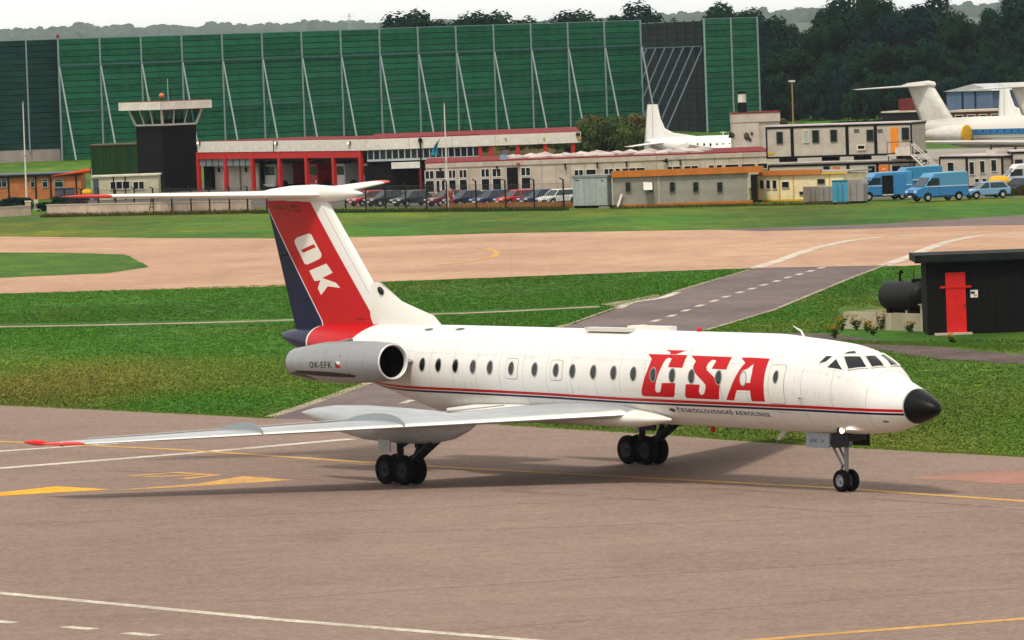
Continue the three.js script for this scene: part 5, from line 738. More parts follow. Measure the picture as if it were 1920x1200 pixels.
// ---------------------------------------------------------------- vehicles
const tyreM = std(0x0c0c0d, .9), hubM = std(0xa8a8a6, .45, { metalness: .4 }), bumperM = std(0x17181a, .7), lampM = std(0xd6dada, .12), tailM = std(0x7a1410, .3);
const wheelG = new THREE.LatheGeometry([[.16, -.09], [.25, -.1], [.29, -.07], [.3, 0], [.29, .07], [.25, .1], [.16, .09]].map(p => new THREE.Vector2(...p)), 24).rotateX(Math.PI / 2), hubG = new THREE.CylinderGeometry(.19, .19, .17, 18).rotateX(Math.PI / 2);
const arch = (cx, r, y, n = 8) => Array.from({ length: n + 1 }, (_, i) => [cx - r * Math.cos(i / n * Math.PI), y + r * Math.sin(i / n * Math.PI)]);
function taper(lo, hi, y0, y1) { const r = (q, y) => [[q[0], y, q[2]], [q[1], y, q[2]], [q[1], y, -q[2]], [q[0], y, -q[2]]]; return skin([r(lo, y0), r(hi, y1)], { capB: true, crease: .3 }); }
const carG = ['hatch', 'saloon'].map(kind => { const s = kind === 'saloon', L = s ? 2.1 : 1.9, wf = L - .75, wr = -L + .72;
  const side = [[-L, .32], ...arch(wr, .36, .3).map(p => p), ...arch(wf, .36, .3), [L, .32], [L + .02, .5], [L - .08, .68], [L - .95, .82], ...(s ? [[-L + .75, .86], [-L + .06, .84]] : [[-L + .04, .86]]), [-L - .02, .55]];
  return { L, wf, wr, body: extrudeXY(side, -.81, .81, .07), glass: taper([s ? -L + .62 : -L + .1, L - .98, .72], [s ? -L + 1.15 : -L + .55, L - 1.62, .56], .8, 1.32), roof: taper([s ? -L + 1.1 : -L + .5, L - 1.58, .58], [s ? -L + 1.25 : -L + .65, L - 1.72, .53], 1.3, 1.38),
    pillars: [1, -1].flatMap(z => [bar([L - .98, .8, z * .73], [L - 1.62, 1.33, z * .57], .06, .06), bar([s ? -L + .62 : -L + .1, .8, z * .73], [s ? -L + 1.15 : -L + .55, 1.33, z * .57], .12, .07), bar([-.1, .8, z * .735], [-.1, 1.33, z * .57], .08, .05)]) }; });
function makeCar(label, kind, colour, pos, turn, group, cat = 'car') {
  const g = carG[kind], t = thing('parked_car', label, cat, pos, turn, group), m = std(colour, .28);
  part('body', g.body, m, t); part('windows', g.glass, glassBlue, t); part('roof', g.roof, m, t); g.pillars.forEach(q => part('pillar', q, m, t));
  for (const x of [g.wf, g.wr]) for (const z of [-.72, .72]) { const w = part('wheel', wheelG, tyreM, t); w.position.set(x, .3, z); part('hub', hubG, hubM, w); }
  for (const z of [-.55, .55]) { part('headlight', box(g.L - .06, g.L + .04, .56, .68, z - .17, z + .17), lampM, t); part('tail_light', box(-g.L - .04, -g.L + .04, .58, .74, z - .15, z + .15), tailM, t); }
  part('bumper', box(g.L - .05, g.L + .08, .36, .5, -.8, .8), bumperM, t); part('number_plate', box(g.L + .08, g.L + .1, .38, .48, -.26, .26), std(0xd8d4c4, .5), t); part('bumper', box(-g.L - .08, -g.L + .05, .36, .5, -.8, .8), bumperM, t); return t;
}
const carRow = [['bright red hatchback at the left end of the car row', 0, 0xa31a1c, 692, 386], ['black saloon second from the left in the car row', 1, 0x1b1d24, 727, 386], ['dark grey saloon third from the left in the car row', 1, 0x232830, 776, 386.5], ['maroon hatchback parked just left of the flagpole foot', 0, 0x6e1a20, 838, 386], ['navy saloon with a pale bonnet just right of the flagpole', 1, 0x1c2544, 876, 386.5], ['dark blue hatchback left of the bright red one', 0, 0x20315c, 922, 386], ['bright red hatchback third from the right in the car row', 0, 0xb81c20, 968, 385.5], ['dark blue car second from the right, half hidden by the white one', 1, 0x24305a, 1016, 384.5], ['white car beside the grey container', 0, 0xcfcdc8, 1046, 384]];
carRow.forEach(([l, k, c, u, v], i) => makeCar(l, k, c, spot(u, v), Math.PI + .62 + .05 * ((i * 7) % 3 - 1), 'cars parked in front of the offices'));
// vans
function makeVan(label, colour, colour2, pos, turn, open, name = 'delivery_van') {
  const t = thing(name, label, 'van', pos, turn, 'blue vans by the cabins'), m = std(colour, .35), m2 = std(colour2, .35);
  const low = [[-2.5, .4], ...arch(-1.55, .4, .32), ...arch(1.4, .4, .32), [2.42, .4], [2.5, .7], [2.42, 1.0], [1.75, 1.22], [-2.5, 1.22]], up = [[-2.5, 1.22], [1.75, 1.22], [1.02, 1.98], [.7, 2.3], [-2.42, 2.36], [-2.5, 2.2]];
  part('lower_body', extrudeXY(low, -.95, .95, .06), m2, t); part('upper_body', extrudeXY(up, -.93, .93, .06), m, t);
  const waist = part('waist_stripe', [box(-2.45, 1.6, 1.19, 1.26, .93, .965), box(-2.45, 1.6, 1.19, 1.26, -.965, -.93)], std(0xb9c6d2, .4), t);
  part('windscreen', extrudeXY([[-.8, 0], [.8, 0], [.7, .95], [-.7, .95]], -.01, .02).rotateX(-.76).rotateY(Math.PI / 2).translate(1.74, 1.27, 0), glassBlue, t);
  for (const z of [-1, 1]) { part('cab_window', extrudeXY([[.35, 1.32], [1.52, 1.32], [1.02, 1.9], [.35, 1.9]], z * .945 - .01, z * .945 + .01), glassBlue, t); part('headlight', box(2.4, 2.48, .76, .94, z * .68 - .18, z * .68 + .18), lampM, t); part('mirror', box(1.3, 1.42, 1.4, 1.66, z * 1.02 - .08, z * 1.02 + .08), bumperM, t); for (const x of [-1.55, 1.4]) { const w = part('wheel', wheelG, tyreM, t); w.position.set(x, .34, z * .84); w.scale.setScalar(1.13); part('hub', hubG, hubM, w); } part('door_gap', box(.28, .3, .5, 1.95, z * .955 - .005, z * .955 + .005), bumperM, t); }
  part('grille', box(2.44, 2.51, .62, .76, -.5, .5), bumperM, t); part('number_plate', box(2.58, 2.6, .4, .52, -.26, .26), std(0xd8d4c4, .5), t); part('sill', box(-1.1, .95, .38, .46, -.97, .97), bumperM, t); part('bumper', box(2.42, 2.58, .36, .58, -.95, .95), bumperM, t); part('rear_bumper', box(-2.58, -2.48, .36, .52, -.95, .95), bumperM, t);
  if (open) { part('open_doorway', box(-.75, .22, .48, 2.06, -.975, -.94), dark, t); part('door_step', box(-.75, .22, .42, .5, -1.05, -.93), whiteTrim, t); part('sliding_door', box(-1.85, -.82, .46, 2.1, -1.04, -.98), m2, t); }
  return t;
}
makeVan('pale blue van with a white waist stripe parked nose left in front', 0x4c86ab, 0x2c6ea4, spot(1757, 377), Math.PI + .48, false);
makeVan('blue van with its dark side doorway open behind the pale blue one', 0x3f82ae, 0x2f74a8, spot(1652, 375.5), Math.PI + .3, true);
{ const v = makeVan('blue van half hidden between the open van and the front van', 0x2d78a0, 0x2566a0, footAt(1702, 548), Math.PI + .3, false); v.userData.group = 'blue vans by the cabins'; }
makeVan('white van at the right edge behind the yellow tank', 0xcfcac4, 0xcfcac4, footAt(1912, 545), Math.PI + .2, false);
makeCar('pale blue car parked behind the blue van', 0, 0x6f93b4, spot(1849, 372), Math.PI + .3, undefined);
{ const p = spot(1874, 362), t = thing('yellow_tank', 'rounded bright yellow tank trailer right of the pale blue car', 'trailer', p, .1); part('tank', new THREE.CapsuleGeometry(.52, .75, 8, 20).rotateZ(Math.PI / 2).translate(0, .95, 0), std(0xd89c10, .5), t); part('chassis', box(-.75, .75, .38, .5, -.4, .4), dark, t); for (const z of [-.42, .42]) part('wheel', new THREE.CylinderGeometry(.32, .32, .14, 18).rotateX(Math.PI / 2).translate(0, .32, z), tyreM, t); part('support_leg', rod([.65, 0, 0], [.65, .4, 0], .04), dark, t); }
makeCar('dark blue car at the right edge behind the yellow tank', 1, 0x1c2444, footAt(1908, 533), Math.PI + .9);
// baggage boxes and clutter left of the vans
function boxy(name, label, cat, u0, u1, v0, v1, col, o = {}) { const A = spot(u0, v1), f = frame(A, footAt(u1, -A.z)), w = f.L, h = f.y(u0, v0), t = thing(name, label, cat, f.pos, f.turn + (o.turn || 0)), d = o.d || 1.2, m = wallOf(col, o.s || 341, 2, .6); part('body', extrudeXY(o.dome ? [[0, .12], [w, .12], [w, h * .8], [w * .88, h], [w * .1, h], [0, h * .86]] : [[0, .12], [w, .12], [w, h], [0, h]], -d, 0, .04), m, t); part('base', box(.03, w - .03, -.01, .12, -d + .03, -.03), dark, t); for (const k of [.33, .66]) part('rib', box(w * k - .03, w * k + .03, .15, h * .84, 0, .03), wallOf(col.map(c => c * .8), 342, 2, .6), t); if (o.lid) part('lid', box(-.04, w + .04, h, h + .08, -d - .04, .05), wallOf(col.map(c => c * .85), 343), t); return t; }
boxy('baggage_container', 'domed grey baggage container beside the open blue van', 'container', 1583, 1612, 336, 381, [142, 136, 132], { dome: true, turn: -.35 });
boxy('baggage_container', 'plain grey baggage container left of the blue cabinet', 'container', 1534, 1560, 350, 381, [138, 134, 130], { s: 345, turn: .3, dome: true });
boxy('cabinet', 'tall turquoise cabinet between the grey containers', 'cabinet', 1562, 1581, 340, 383, [64, 138, 168], { lid: true, d: .8, s: 346 });
boxy('trolley_box', 'small grey box on legs in front of the cream cabin', 'box', 1513, 1530, 350, 382, [128, 120, 112], { d: .7, s: 347, turn: .4 });

// ---------------------------------------------------------------- poles, walls, fence
function flagpole(label, u, vb, vt) { const p = spot(u, vb), f = frame(p, footAt(u + 40, -p.z)), h = f.y(u - 8, vt), t = thing('flagpole', label, 'flagpole', p, f.turn); part('pole', [rod([0, -.02, 0], [0, h * .46, 0], .09, .075, 12), rod([0, h * .46, 0], [0, h, 0], .07, .045, 12)], std(0xcac4bc, .5), t); part('collar', rod([0, h * .45, 0], [0, h * .47, 0], .11, .11, 12), std(0x9a948c, .5), t); part('truck', new THREE.SphereGeometry(.09, 10, 8).translate(0, h + .05, 0), std(0x8a5a48, .5), t); return { t, h, f, p }; }
flagpole('tall white flagpole at the left edge in front of the brick building', 50, 378, 192);
{ const { h, f, p } = flagpole('tall white flagpole in front of the offices', 840, 394, 195); const t = thing('flag', 'limp turquoise blue flag hanging beside the flagpole', 'flag', p, f.turn), y = v => f.y(820, v), R = []; for (let i = 0; i <= 14; i++) { const k = i / 14, r = []; for (let j = 0; j <= 8; j++) { const q = j / 8; r.push([-.35 - .35 * Math.sin(k * 2.2) - q * .55 * (.3 + k * .9), y(256) + (y(293) - y(256)) * (k * .86 + q * .14), .12 * Math.sin(q * 7 + k * 3)]); } R.push(r); } part('cloth', skin(R, { closed: false }), std(0x2f7f9c, .85), t); part('halyard', [rod([-.4, y(256), 0], [-.05, y(215), 0], .012, .012, 5), rod([-.75, y(288), 0], [-.06, y(300), 0], .012, .012, 5)], std(0x8c8880, .7), t); }
{ // lamp post by the wood
  const p = footAt(1483, 700), f = frame(p, footAt(1520, 700)), t = thing('lamp_post', 'slim yellowish lamp post in front of the wood', 'lamp post', p, f.turn), h = f.y(1481, 153); part('column', rod([0, -.02, 0], [0, h, 0], .11, .07, 10), std(0x8a7040, .6), t); part('lantern', box(-.35, .35, h - .05, h + .14, -.16, .16), std(0xb8b8b0, .5), t); }
const wallPink = wallOf([190, 168, 152], 351, 3);
function lowWall(label, u0, u1, v0, v1, vt0) { const A = spot(u0, v0), B = spot(u1, v1), f = frame(A, B), h = f.y(u0, vt0), t = thing('low_wall', label, 'wall', f.pos, f.turn), n = Math.max(2, Math.round(f.L / 2.4)); for (let i = 0; i < n; i++) part('wall_block', box(f.L * i / n + .012, f.L * (i + 1) / n - .012, -.03, h - .06, -.22, .012 * (i % 2)), wallOf([180 + (i % 3) * 6, 160 + (i % 3) * 5, 146 + (i % 3) * 4], 352 + i), t); part('coping', box(-.03, f.L + .03, h - .06, h + .03, -.27, .05), wallPink, t); return f; }
lowWall('pale concrete wall at the left edge beside the flagpole', -60, 58, 410, 403, 392);
const FW = lowWall('long pale concrete wall under the wire fence', 88, 472, 404, 397, 384);
{ const f = frame(spot(58, 402), spot(70, 394)), t = thing('gate_pier', 'stubby pale concrete pier beside the flagpole', 'pier', f.pos, f.turn); part('shaft', box(0, .7, -.03, 1.15, -.5, 0), wallPink, t); part('cap', box(-.05, .75, 1.15, 1.25, -.55, .05), whiteTrim, t); const p = spot(72, 394), t2 = thing('utility_box', 'small pale utility box beside the concrete pier', 'box', p, f.turn); part('cabinet', box(-.1, .5, -.03, 1.0, -.4, 0), wallOf([186, 176, 168], 356), t2); part('door', box(-.04, .44, .1, .92, 0, .02), wallOf([170, 160, 152], 357), t2); }
{ // chain-link fence with cranked posts
  const f = frame(spot(100, 402), spot(1066, 393)), t = thing('wire_fence', 'long chain-link fence on dark cranked posts along the airfield edge', 'fence', f.pos, f.turn), pm = std(0x1c1b1c, .8);
  const us = [121, 153, 185, 217, 252, 287, 322, 358, 393, 430, 464, 500, 536, 573, 611, 648, 686, 723, 761, 800, 838, 893, 948, 1002, 1057];
  us.forEach((u, i) => { const x = f.x(u, 0, 380), hi = i > 19 ? 2.55 : 2.3; part('post', [box(x - .05, x + .05, -.03, hi, -.05, .05), bar([x, hi - .02, 0], [x - .42, hi + .1, 0], .07, .07)], pm, t); });
  for (const y of [.15, 1.2, 2.2]) part('line_wire', bar([f.x(121), y, 0], [f.x(1057), y, 0], .018, .018), std(0x4a4a4a, .7), t);
  const L = []; for (let x = f.x(121); x < f.x(1057); x += .24) L.push(bar([x, .1, 0], [x + .9, 2.2, 0], .011, .011), bar([x + .9, .1, 0], [x, 2.2, 0], .011, .011)); tag(part('chain_mesh', L, std(0x4a4a48, .7), t), null, null, null, 'stuff'); }
{ const f = frame(spot(285, 400), spot(297, 400)), t = thing('a_frame_stand', 'dark A-shaped ladder stand against the low wall', 'ladder', f.pos.clone().add(new V3(0, 0, .9)), f.turn); part('leg', bar([0, -.02, .3], [.35, 1.9, 0], .07, .05), dark, t); part('leg', bar([.8, -.02, .3], [.42, 1.9, 0], .07, .05), dark, t); for (const k of [.3, .6]) part('rung', bar([.35 * k, 1.9 * k, .3 * (1 - k)], [.8 - .38 * k, 1.9 * k, .3 * (1 - k)], .05, .04), dark, t); }
{ // dark clutter screened behind the left wall: hedge and stacked crates
  [[10, 388], [30, 389], [90, 384], [112, 384], [132, 383]].forEach(([u, v], i) => bush('dark bush behind the low wall at the left, ' + ORD[i] + ' from the edge', footAt(u, 600), i, .75, .5, leafDark, 'bushes behind the left wall'));
  const f = frame(footAt(98, 596), footAt(124, 596)); boxy('store_box', 'slate grey store box just beyond the tailplane tip', 'box', 104, 128, 355, 392, [72, 70, 84], { d: 2, s: 361, lid: true }); }
// rough grass along the fence foot
{ const mk = (s, n, w, h, spread) => { reseed(s); const pos = []; for (let i = 0; i < n; i++) { const x = rr(-w, w), z = rr(-spread, spread), hh = h * rr(.4, 1.1), a = rr(0, 6.28), l = rr(.03, .07), dx = Math.cos(a) * l, dz = Math.sin(a) * l, bx = rr(-.25, .25) * hh, bz = rr(-.25, .25) * hh; pos.push(x - dx, -.03, z - dz, x + dx, -.03, z + dz, x + bx, hh, z + bz); } const g = new THREE.BufferGeometry(); g.setAttribute('position', new THREE.Float32BufferAttribute(pos, 3)); g.computeVertexNormals(); return g; };
  const lay = (name, label, A, B, h, col, s, dens = 60, spread = .5) => { const f = frame(A, B), m = part(name, mk(s, Math.round(f.L * dens), f.L / 2, h, spread), std(col, .95), scene); m.position.copy(A).lerp(B, .5); m.position.y = 0; m.rotation.y = f.turn; tag(m, label, 'grass', null, 'stuff'); };
  lay('rough_grass', 'brown rough grass growing against the low wall', spot(80, 407), spot(480, 399), .42, 0x4a4420, 401, 110);
  lay('rough_grass', 'dark green rough grass under the wire fence', spot(480, 400), spot(1060, 394), .4, 0x34421c, 402, 110);
  lay('rough_grass', 'bank of dead orange-brown grass in front of the parked cars', spot(840, 392), spot(1062, 389), .55, 0x9a6a34, 403, 260, 1.1);
  lay('rough_grass', 'dry grass along the foot of the huts', spot(1150, 391), spot(1590, 382), .3, 0x4c4c22, 404, 90);
  lay('rough_grass', 'dark scrub behind the pale blue car at the right edge', spot(1850, 368), spot(1960, 364), 1.0, 0x3a3a1c, 405, 200, 1.2);
  lay('rough_grass', 'ragged grass on the edge between lawn and apron at the left', spot(0, 759), spot(500, 783), .05, 0x5f7428, 406, 70, .3);
  lay('rough_grass', 'ragged grass on the edge between lawn and apron at the right', spot(940, 796), spot(1920, 856), .05, 0x5f7428, 407, 70, .3);
  lay('rough_grass', 'dark grass fringe in front of the black shed', spot(1560, 640), spot(1930, 652), .1, 0x4a6420, 408, 110, .8);
}
// ---------------------------------------------------------------- black shed on the right
{
  const f = frame(footAt(1723, 286), footAt(1990, 286)), t = thing('black_shed', 'black boarded shed with overhanging roof and a bright red door', 'shed', f.pos, f.turn), X = u => f.x(u), Y = (u, v) => f.y(u, v), y1 = Y(1800, 489), y2 = Y(1800, 475), bm = [0, 1, 2].map(i => gs({ n: 128, s: 371 + i, m: 2, c0: [9, 8, 9], c1: [19 + i, 17 + i, 17 + i], oct: [[4, 30, 1], [40, 40, .6]] }, .85));
  part('wall', box(0, f.L, -.03, y1, -3.5, -.03), std(0x060506, .9), t); const nb = Math.round(f.L / .3); for (let i = 0; i < nb; i++) part('board', box(i * f.L / nb + .008, (i + 1) * f.L / nb - .008, 0, y1, -.03, .006 * (i % 2)), bm[i % 3], t);
  part('roof', box(-.5, f.L + .2, y1, y2 - .02, -3.9, .38), gs({ n: 128, s: 375, m: 2, c0: [16, 22, 20], c1: [30, 38, 34], oct: [[6, 4, 1], [40, 40, .6]] }, .8), t); part('roof_edge', box(-.52, f.L + .2, y1 - .04, y1 + .02, .3, .4), dark, t);
  const red = wallOf([196, 20, 16], 376, 2, .55), d = part('door', box(X(1766), X(1803), .02, Y(1785, 511), .01, .07), red, t); d.userData.label = 'bright red shed door'; for (const v of [538]) part('door_strap', box(X(1755), X(1814), Y(1785, 540), Y(1785, 536), .07, .1), red, d); part('door_ledge', box(X(1766), X(1803), Y(1785, 524), Y(1785, 523), .07, .085), red, d); part('handle', rod([X(1800), 1.1, .1], [X(1800), 1.3, .1], .02), dark, d);
  const sign = canvasTex(128, 96, (x, W, H) => { x.fillStyle = '#d8d4ca'; x.fillRect(0, 0, W, H); x.fillStyle = '#1d2a6a'; x.fillRect(0, 12, 58, 40); x.fillStyle = '#d07818'; x.fillRect(56, 56, 60, 30); x.fillStyle = '#222'; x.fillRect(60, 14, 22, 34); }); const sg = part('safety_notice', box(X(1812), X(1826), Y(1819, 558), Y(1819, 544), .01, .03), whiteTrim, t); part('notice_print', new THREE.PlaneGeometry(X(1826) - X(1812) - .03, Y(1819, 544) - Y(1819, 558) - .03).translate((X(1812) + X(1826)) / 2, (Y(1819, 558) + Y(1819, 544)) / 2, .034), std(0xffffff, .7, { map: sign }), sg);
  part('doorstep', box(X(1742), X(1812), -.03, .05, .02, .7), wallOf([168, 158, 142], 377), t);
  // bund wall
  const f2 = frame(spot(1582, 615), footAt(1722, 289.5)), t2 = thing('concrete_bund', 'low pale concrete bund around the black fuel tank', 'bund', f2.pos, f2.turn), yb = f2.y(1620, 586), cm = wallOf([172, 162, 140], 381, 2), xr = f2.x(1718); part('front_wall', box(0, f2.x(1662), -.03, yb, -.15, 0), cm, t2); part('front_wall', box(f2.x(1662) + .015, xr, -.03, yb + .02, -.16, -.02), wallOf([160, 150, 130], 382, 2), t2); part('side_wall', box(0, .15, -.03, yb, -2.6, -.16), cm, t2); part('rear_wall', box(.16, xr, -.03, yb, -2.6, -2.45), cm, t2); part('floor', box(.16, xr, -.03, .04, -2.44, -.17), wallOf([120, 112, 98], 383), t2); part('end_pier', box(xr - .02, xr + .14, -.03, yb + .42, -.2, .02), cm, t2); part('pier_cap', box(xr - .08, xr + .2, yb + .42, yb + .47, -.26, .08), cm, t2);
  // tank
  const t3 = thing('fuel_tank', 'black cylindrical fuel tank on its side left of the shed', 'tank', f2.pos, f2.turn), yc = f2.y(1685, 554, -1.3), r = .68, xa = f2.x(1662, -1.3), xb = f2.x(1723, -1.3), R = [[xa - .32, .02], [xa - .3, .3], [xa - .2, .52], [xa, r]]; part('shell', skin([...R, [xb - .05, r], [xb, .3], [xb + .02, .01]].map(([x, q]) => Array.from({ length: 36 }, (_, j) => [x, yc + q * Math.cos(j / 18 * Math.PI), -1.3 + q * Math.sin(j / 18 * Math.PI)]))), std(0x0a0a0a, .6), t3);
  for (const k of [.15, .8]) part('saddle', box(xa + (xb - xa) * k - .12, xa + (xb - xa) * k + .12, .02, yc - r * .75, -1.75, -.85), dark, t3); const px = f2.x(1681, -1.3); part('vent_pipe', new THREE.TubeGeometry(new THREE.CatmullRomCurve3([[0, r - .05], [0, r + .25], [.02, r + .4], [.12, r + .46], [.2, r + .38]].map(p => new V3(px + p[0], yc + p[1], -1.3))), 20, .06, 10), dark, t3); part('manhole', new THREE.CylinderGeometry(.24, .24, .14, 20).translate(f2.x(1712, -1.3), yc + r + .04, -1.3), dark, t3); part('sight_pipe', rod([f2.x(1707, -1.3), yc + r, -1.3], [f2.x(1707, -1.3), yc + r + .5, -1.3], .025), dark, t3);
}
{ // yellow-flowered weeds round the bund
  const weed = (label, u, v, h, s) => { reseed(s); const t = thing('ragwort', label, 'weed', spot(u, v), 0, 'yellow-flowered weeds by the bund'), st = [], lf = [], fl = []; for (let i = 0; i < 9; i++) { const a = rr(0, 6.28), r = rr(.05, .3), y = h * rr(.6, 1); st.push(rod([0, -.03, 0], [Math.cos(a) * r, y, Math.sin(a) * r], .012, .006, 4)); for (let k = 0; k < 3; k++) fl.push(new THREE.IcosahedronGeometry(rr(.018, .04), 0).translate(Math.cos(a) * r + rr(-.09, .09), y + rr(-.04, .05), Math.sin(a) * r + rr(-.09, .09))); for (let k = 0; k < 6; k++) { const q = rr(.1, .8); lf.push(new THREE.PlaneGeometry(.16, .06).rotateX(rr(-1, 1)).rotateY(rr(0, 6)).translate(Math.cos(a) * r * q + rr(-.08, .08), y * q, Math.sin(a) * r * q + rr(-.08, .08))); } } part('stems', st, std(0x4a5020, .9), t); part('leaves', lf, std(0x35481e, .9), t); part('flowers', fl, std(0x946c14, .95), t); };
  [['tallest yellow weed at the left corner of the bund', 1578, 622, .75], ['bushy yellow weed just left of the bund', 1566, 634, .6], ['yellow weed close under the bund front', 1626, 622, .6], ['yellow weed in the middle before the bund', 1638, 628, .55], ['yellow weed under the bund joint', 1606, 618, .7], ['yellow weed at the right end of the bund', 1694, 618, .6], ['brown seedy weed standing before the bund', 1652, 618, .85], ['second yellow weed at the right end of the bund', 1706, 622, .45], ['lone yellow weed on the lawn below the red door', 1786, 642, .4]].forEach(([l, u, v, h], i) => weed(l, u, v, h, 420 + i)); }

// ---------------------------------------------------------------- parked aircraft beyond
const acWhite = gs({ n: 512, s: 431, m: 5, c0: [176, 172, 164], c1: [216, 212, 204], oct: [[8, 6, 1], [30, 20, .8], [110, 90, .8]] }, .5), foil = (a, b, n = 8, th = .1) => a.map((p, i) => [...Array.from({ length: n + 1 }, (_, k) => [p[0] + (b[i][0] - p[0]) * k / n, p[1] + (b[i][1] - p[1]) * k / n, th * p[3] * Math.sin(Math.PI * Math.sqrt(k / n)), p[2]]), ...Array.from({ length: n - 1 }, (_, k) => { const q = n - 1 - k; return [p[0] + (b[i][0] - p[0]) * q / n, p[1] + (b[i][1] - p[1]) * q / n, -th * p[3] * Math.sin(Math.PI * Math.sqrt(q / n)), p[2]]; })]);
const hullOf = (sec_, n = 28) => skin(sec_.map(([x, y, r, k = 1]) => Array.from({ length: n }, (_, j) => [x, y + r * Math.cos(j / n * 2 * Math.PI), r * k * Math.sin(j / n * 2 * Math.PI)])), { capA: true, capB: true });
function slabFoil(rings) { return skin(rings, { capA: true, capB: true }); } // rings already in x, y, z
const finRing = (x0, x1, y, t) => { const o = [], n = 8; for (let k = 0; k <= n; k++) o.push([x0 + (x1 - x0) * k / n, y, t * Math.sin(Math.PI * Math.sqrt(1 - k / n))]); for (let k = n - 1; k > 0; k--) o.push([x0 + (x1 - x0) * k / n, y, -t * Math.sin(Math.PI * Math.sqrt(1 - k / n))]); return o; };
const flatRing = (x0, x1, y, z, t) => finRing(x0, x1, 0, t).map(p => [p[0], y + p[2], z]);
function jetliner(label, A, psi) {
  const B = A.clone().add(new V3(Math.cos(psi), 0, Math.sin(psi)).multiplyScalar(30)), f = frame(A, B), t = thing('parked_jet', label, 'airliner', f.pos, f.turn, 'parked aircraft behind the cabins'); return { t, f };
}
const J1 = (() => {
  const { t, f } = jetliner('white rear-engined jet with a blue stripe and yellow engine cover behind the cabins', footAt(1712, 695), .72), at = (u, v, z = 0) => f.at(u, v, z);
  const yc = 3.0, r = 1.7; const hl = part('fuselage', hullOf([[0, yc + .65, .12], [.6, yc + .6, .5], [2, yc + .45, .95], [4.5, yc + .2, 1.4], [7, yc + .03, 1.64], [9, yc, r], [22, yc, r], [24.5, yc - .1, 1.5], [26.5, yc - .3, 1.0], [27.6, yc - .45, .4], [27.9, yc - .5, .05]]), acWhite, t);
  const band = (y0, y1, m, nm) => { const R = []; for (let i = 0; i <= 30; i++) { const x = 1.6 + i * .8, s = smoothAt([0, .6, 2, 4.5, 7, 9, 22, 24.5, 26.5], [.12, .5, .95, 1.4, 1.64, r, r, 1.5, 1.0], x), c = smoothAt([0, .6, 2, 4.5, 7, 9, 22, 24.5, 26.5], [.65, .6, .45, .2, .03, 0, 0, -.1, -.3], x) + yc; R.push([y0, (y0 + y1) / 2, y1].map(y => { const q = Math.max(-.98, Math.min(.98, (y - c) / s)); return [x, c + q * s, Math.sqrt(1 - q * q) * s + .012]; })); } return part(nm, skin(R, { closed: false }), m, t); };
  band(2.72, 3.35, std(0x1d5f8c, .5), 'blue_stripe'); band(2.6, 2.68, std(0xb09a60, .5), 'gold_line'); band(1.5, 2.4, std(0x8e8e90, .45), 'grey_belly');
  const a = at(1702, 163), b = at(1750, 163), c = at(1800, 234), d = at(1731, 234); const R = []; for (let i = 0; i <= 8; i++) { const k = i / 8; R.push(finRing(d[0] + (a[0] - d[0]) * k, c[0] + (b[0] - c[0]) * k, d[1] - .6 + (a[1] - d[1] + .7) * k, .24 - .08 * k)); } part('fin', slabFoil(R), acWhite, t);
  const top = a[1] + .15; part('tail_bullet', hullOf([[a[0] - .8, top, .05], [a[0], top + .05, .22], [b[0] - .6, top + .12, .36], [b[0] + .1, top + .05, .3], [b[0] + .35, top, .06]], 16), acWhite, t);
  for (const s of [1, -1]) { const L = at(1598, 168, 5.2); part('tailplane', slabFoil([[.0, a[0] - .1, b[0] - .2], [.5, (a[0] + L[0]) / 2 - .1, (b[0] + L[0] + 1.2) / 2], [1, L[0], L[0] + 1.2]].map(([k, x0, x1]) => flatRing(x0, x1, top + (L[1] - top) * k, s * 5.2 * k, .13 - .07 * k))), acWhite, t); }
  for (const s of [1, -1]) { const zz = s * 2.75, q = f.at(1811, 250, 2.75), e = part('engine_nacelle', skin([[q[0] - 5.6, .3], [q[0] - 5, .5], [q[0] - 3.4, .82], [q[0] - 1.4, .95], [q[0] - .2, .9], [q[0], .84]].map(([x, rr_]) => Array.from({ length: 28 }, (_, j) => [x, q[1] + rr_ * Math.cos(j / 14 * Math.PI), zz + rr_ * Math.sin(j / 14 * Math.PI)]))), acWhite, t); part('engine_cover', new THREE.CylinderGeometry(.86, .9, .22, 28).rotateZ(Math.PI / 2).translate(q[0] + .08, q[1], zz), wallOf([212, 160, 40], 441, 2, .7), e).userData.label = 'yellow engine cover'; part('exhaust', new THREE.CylinderGeometry(.34, .3, .5, 18).rotateZ(Math.PI / 2).translate(q[0] - 5.7, q[1], zz), std(0x3a3838, .6), e); part('pylon', box(q[0] - 4, q[0] - 1, q[1] - .15, q[1] + .15, s * 1.2, s * 2.0), acWhite, t); }
  for (const s of [1, -1]) { part('wing', slabFoil([[1.0, 11.2, 17.4, .3], [6, 9.2, 13, .2], [13.2, 6.2, 8, .08]].map(([z, x0, x1, th]) => flatRing(x0, x1, 1.75 + z * .05, s * z, th))), acWhite, t); const w = part('main_gear', rod([11.8, .5, s * 2.2], [11.8, 1.9, s * 2.2], .12), std(0x6a6a6a, .5), t); for (const dz of [-.2, .2]) part('wheel', new THREE.CylinderGeometry(.5, .5, .3, 20).rotateX(Math.PI / 2).translate(11.8, .5, s * 2.2 + dz), tyreM, t); }
  part('nose_gear', rod([23.4, .4, 0], [23.4, 1.5, 0], .1), std(0x6a6a6a, .5), t); for (const z of [-.2, .2]) part('wheel', new THREE.CylinderGeometry(.4, .4, .24, 18).rotateX(Math.PI / 2).translate(23.4, .4, z), tyreM, t);
  for (let i = 0; i < 14; i++) { const x = 9.5 + i * .95; part('window', new THREE.CapsuleGeometry(.1, .16, 4, 10).scale(1, 1, .3).translate(x, 3.12, 1.69), std(0x101820, .1), t); }
  return t;
})();
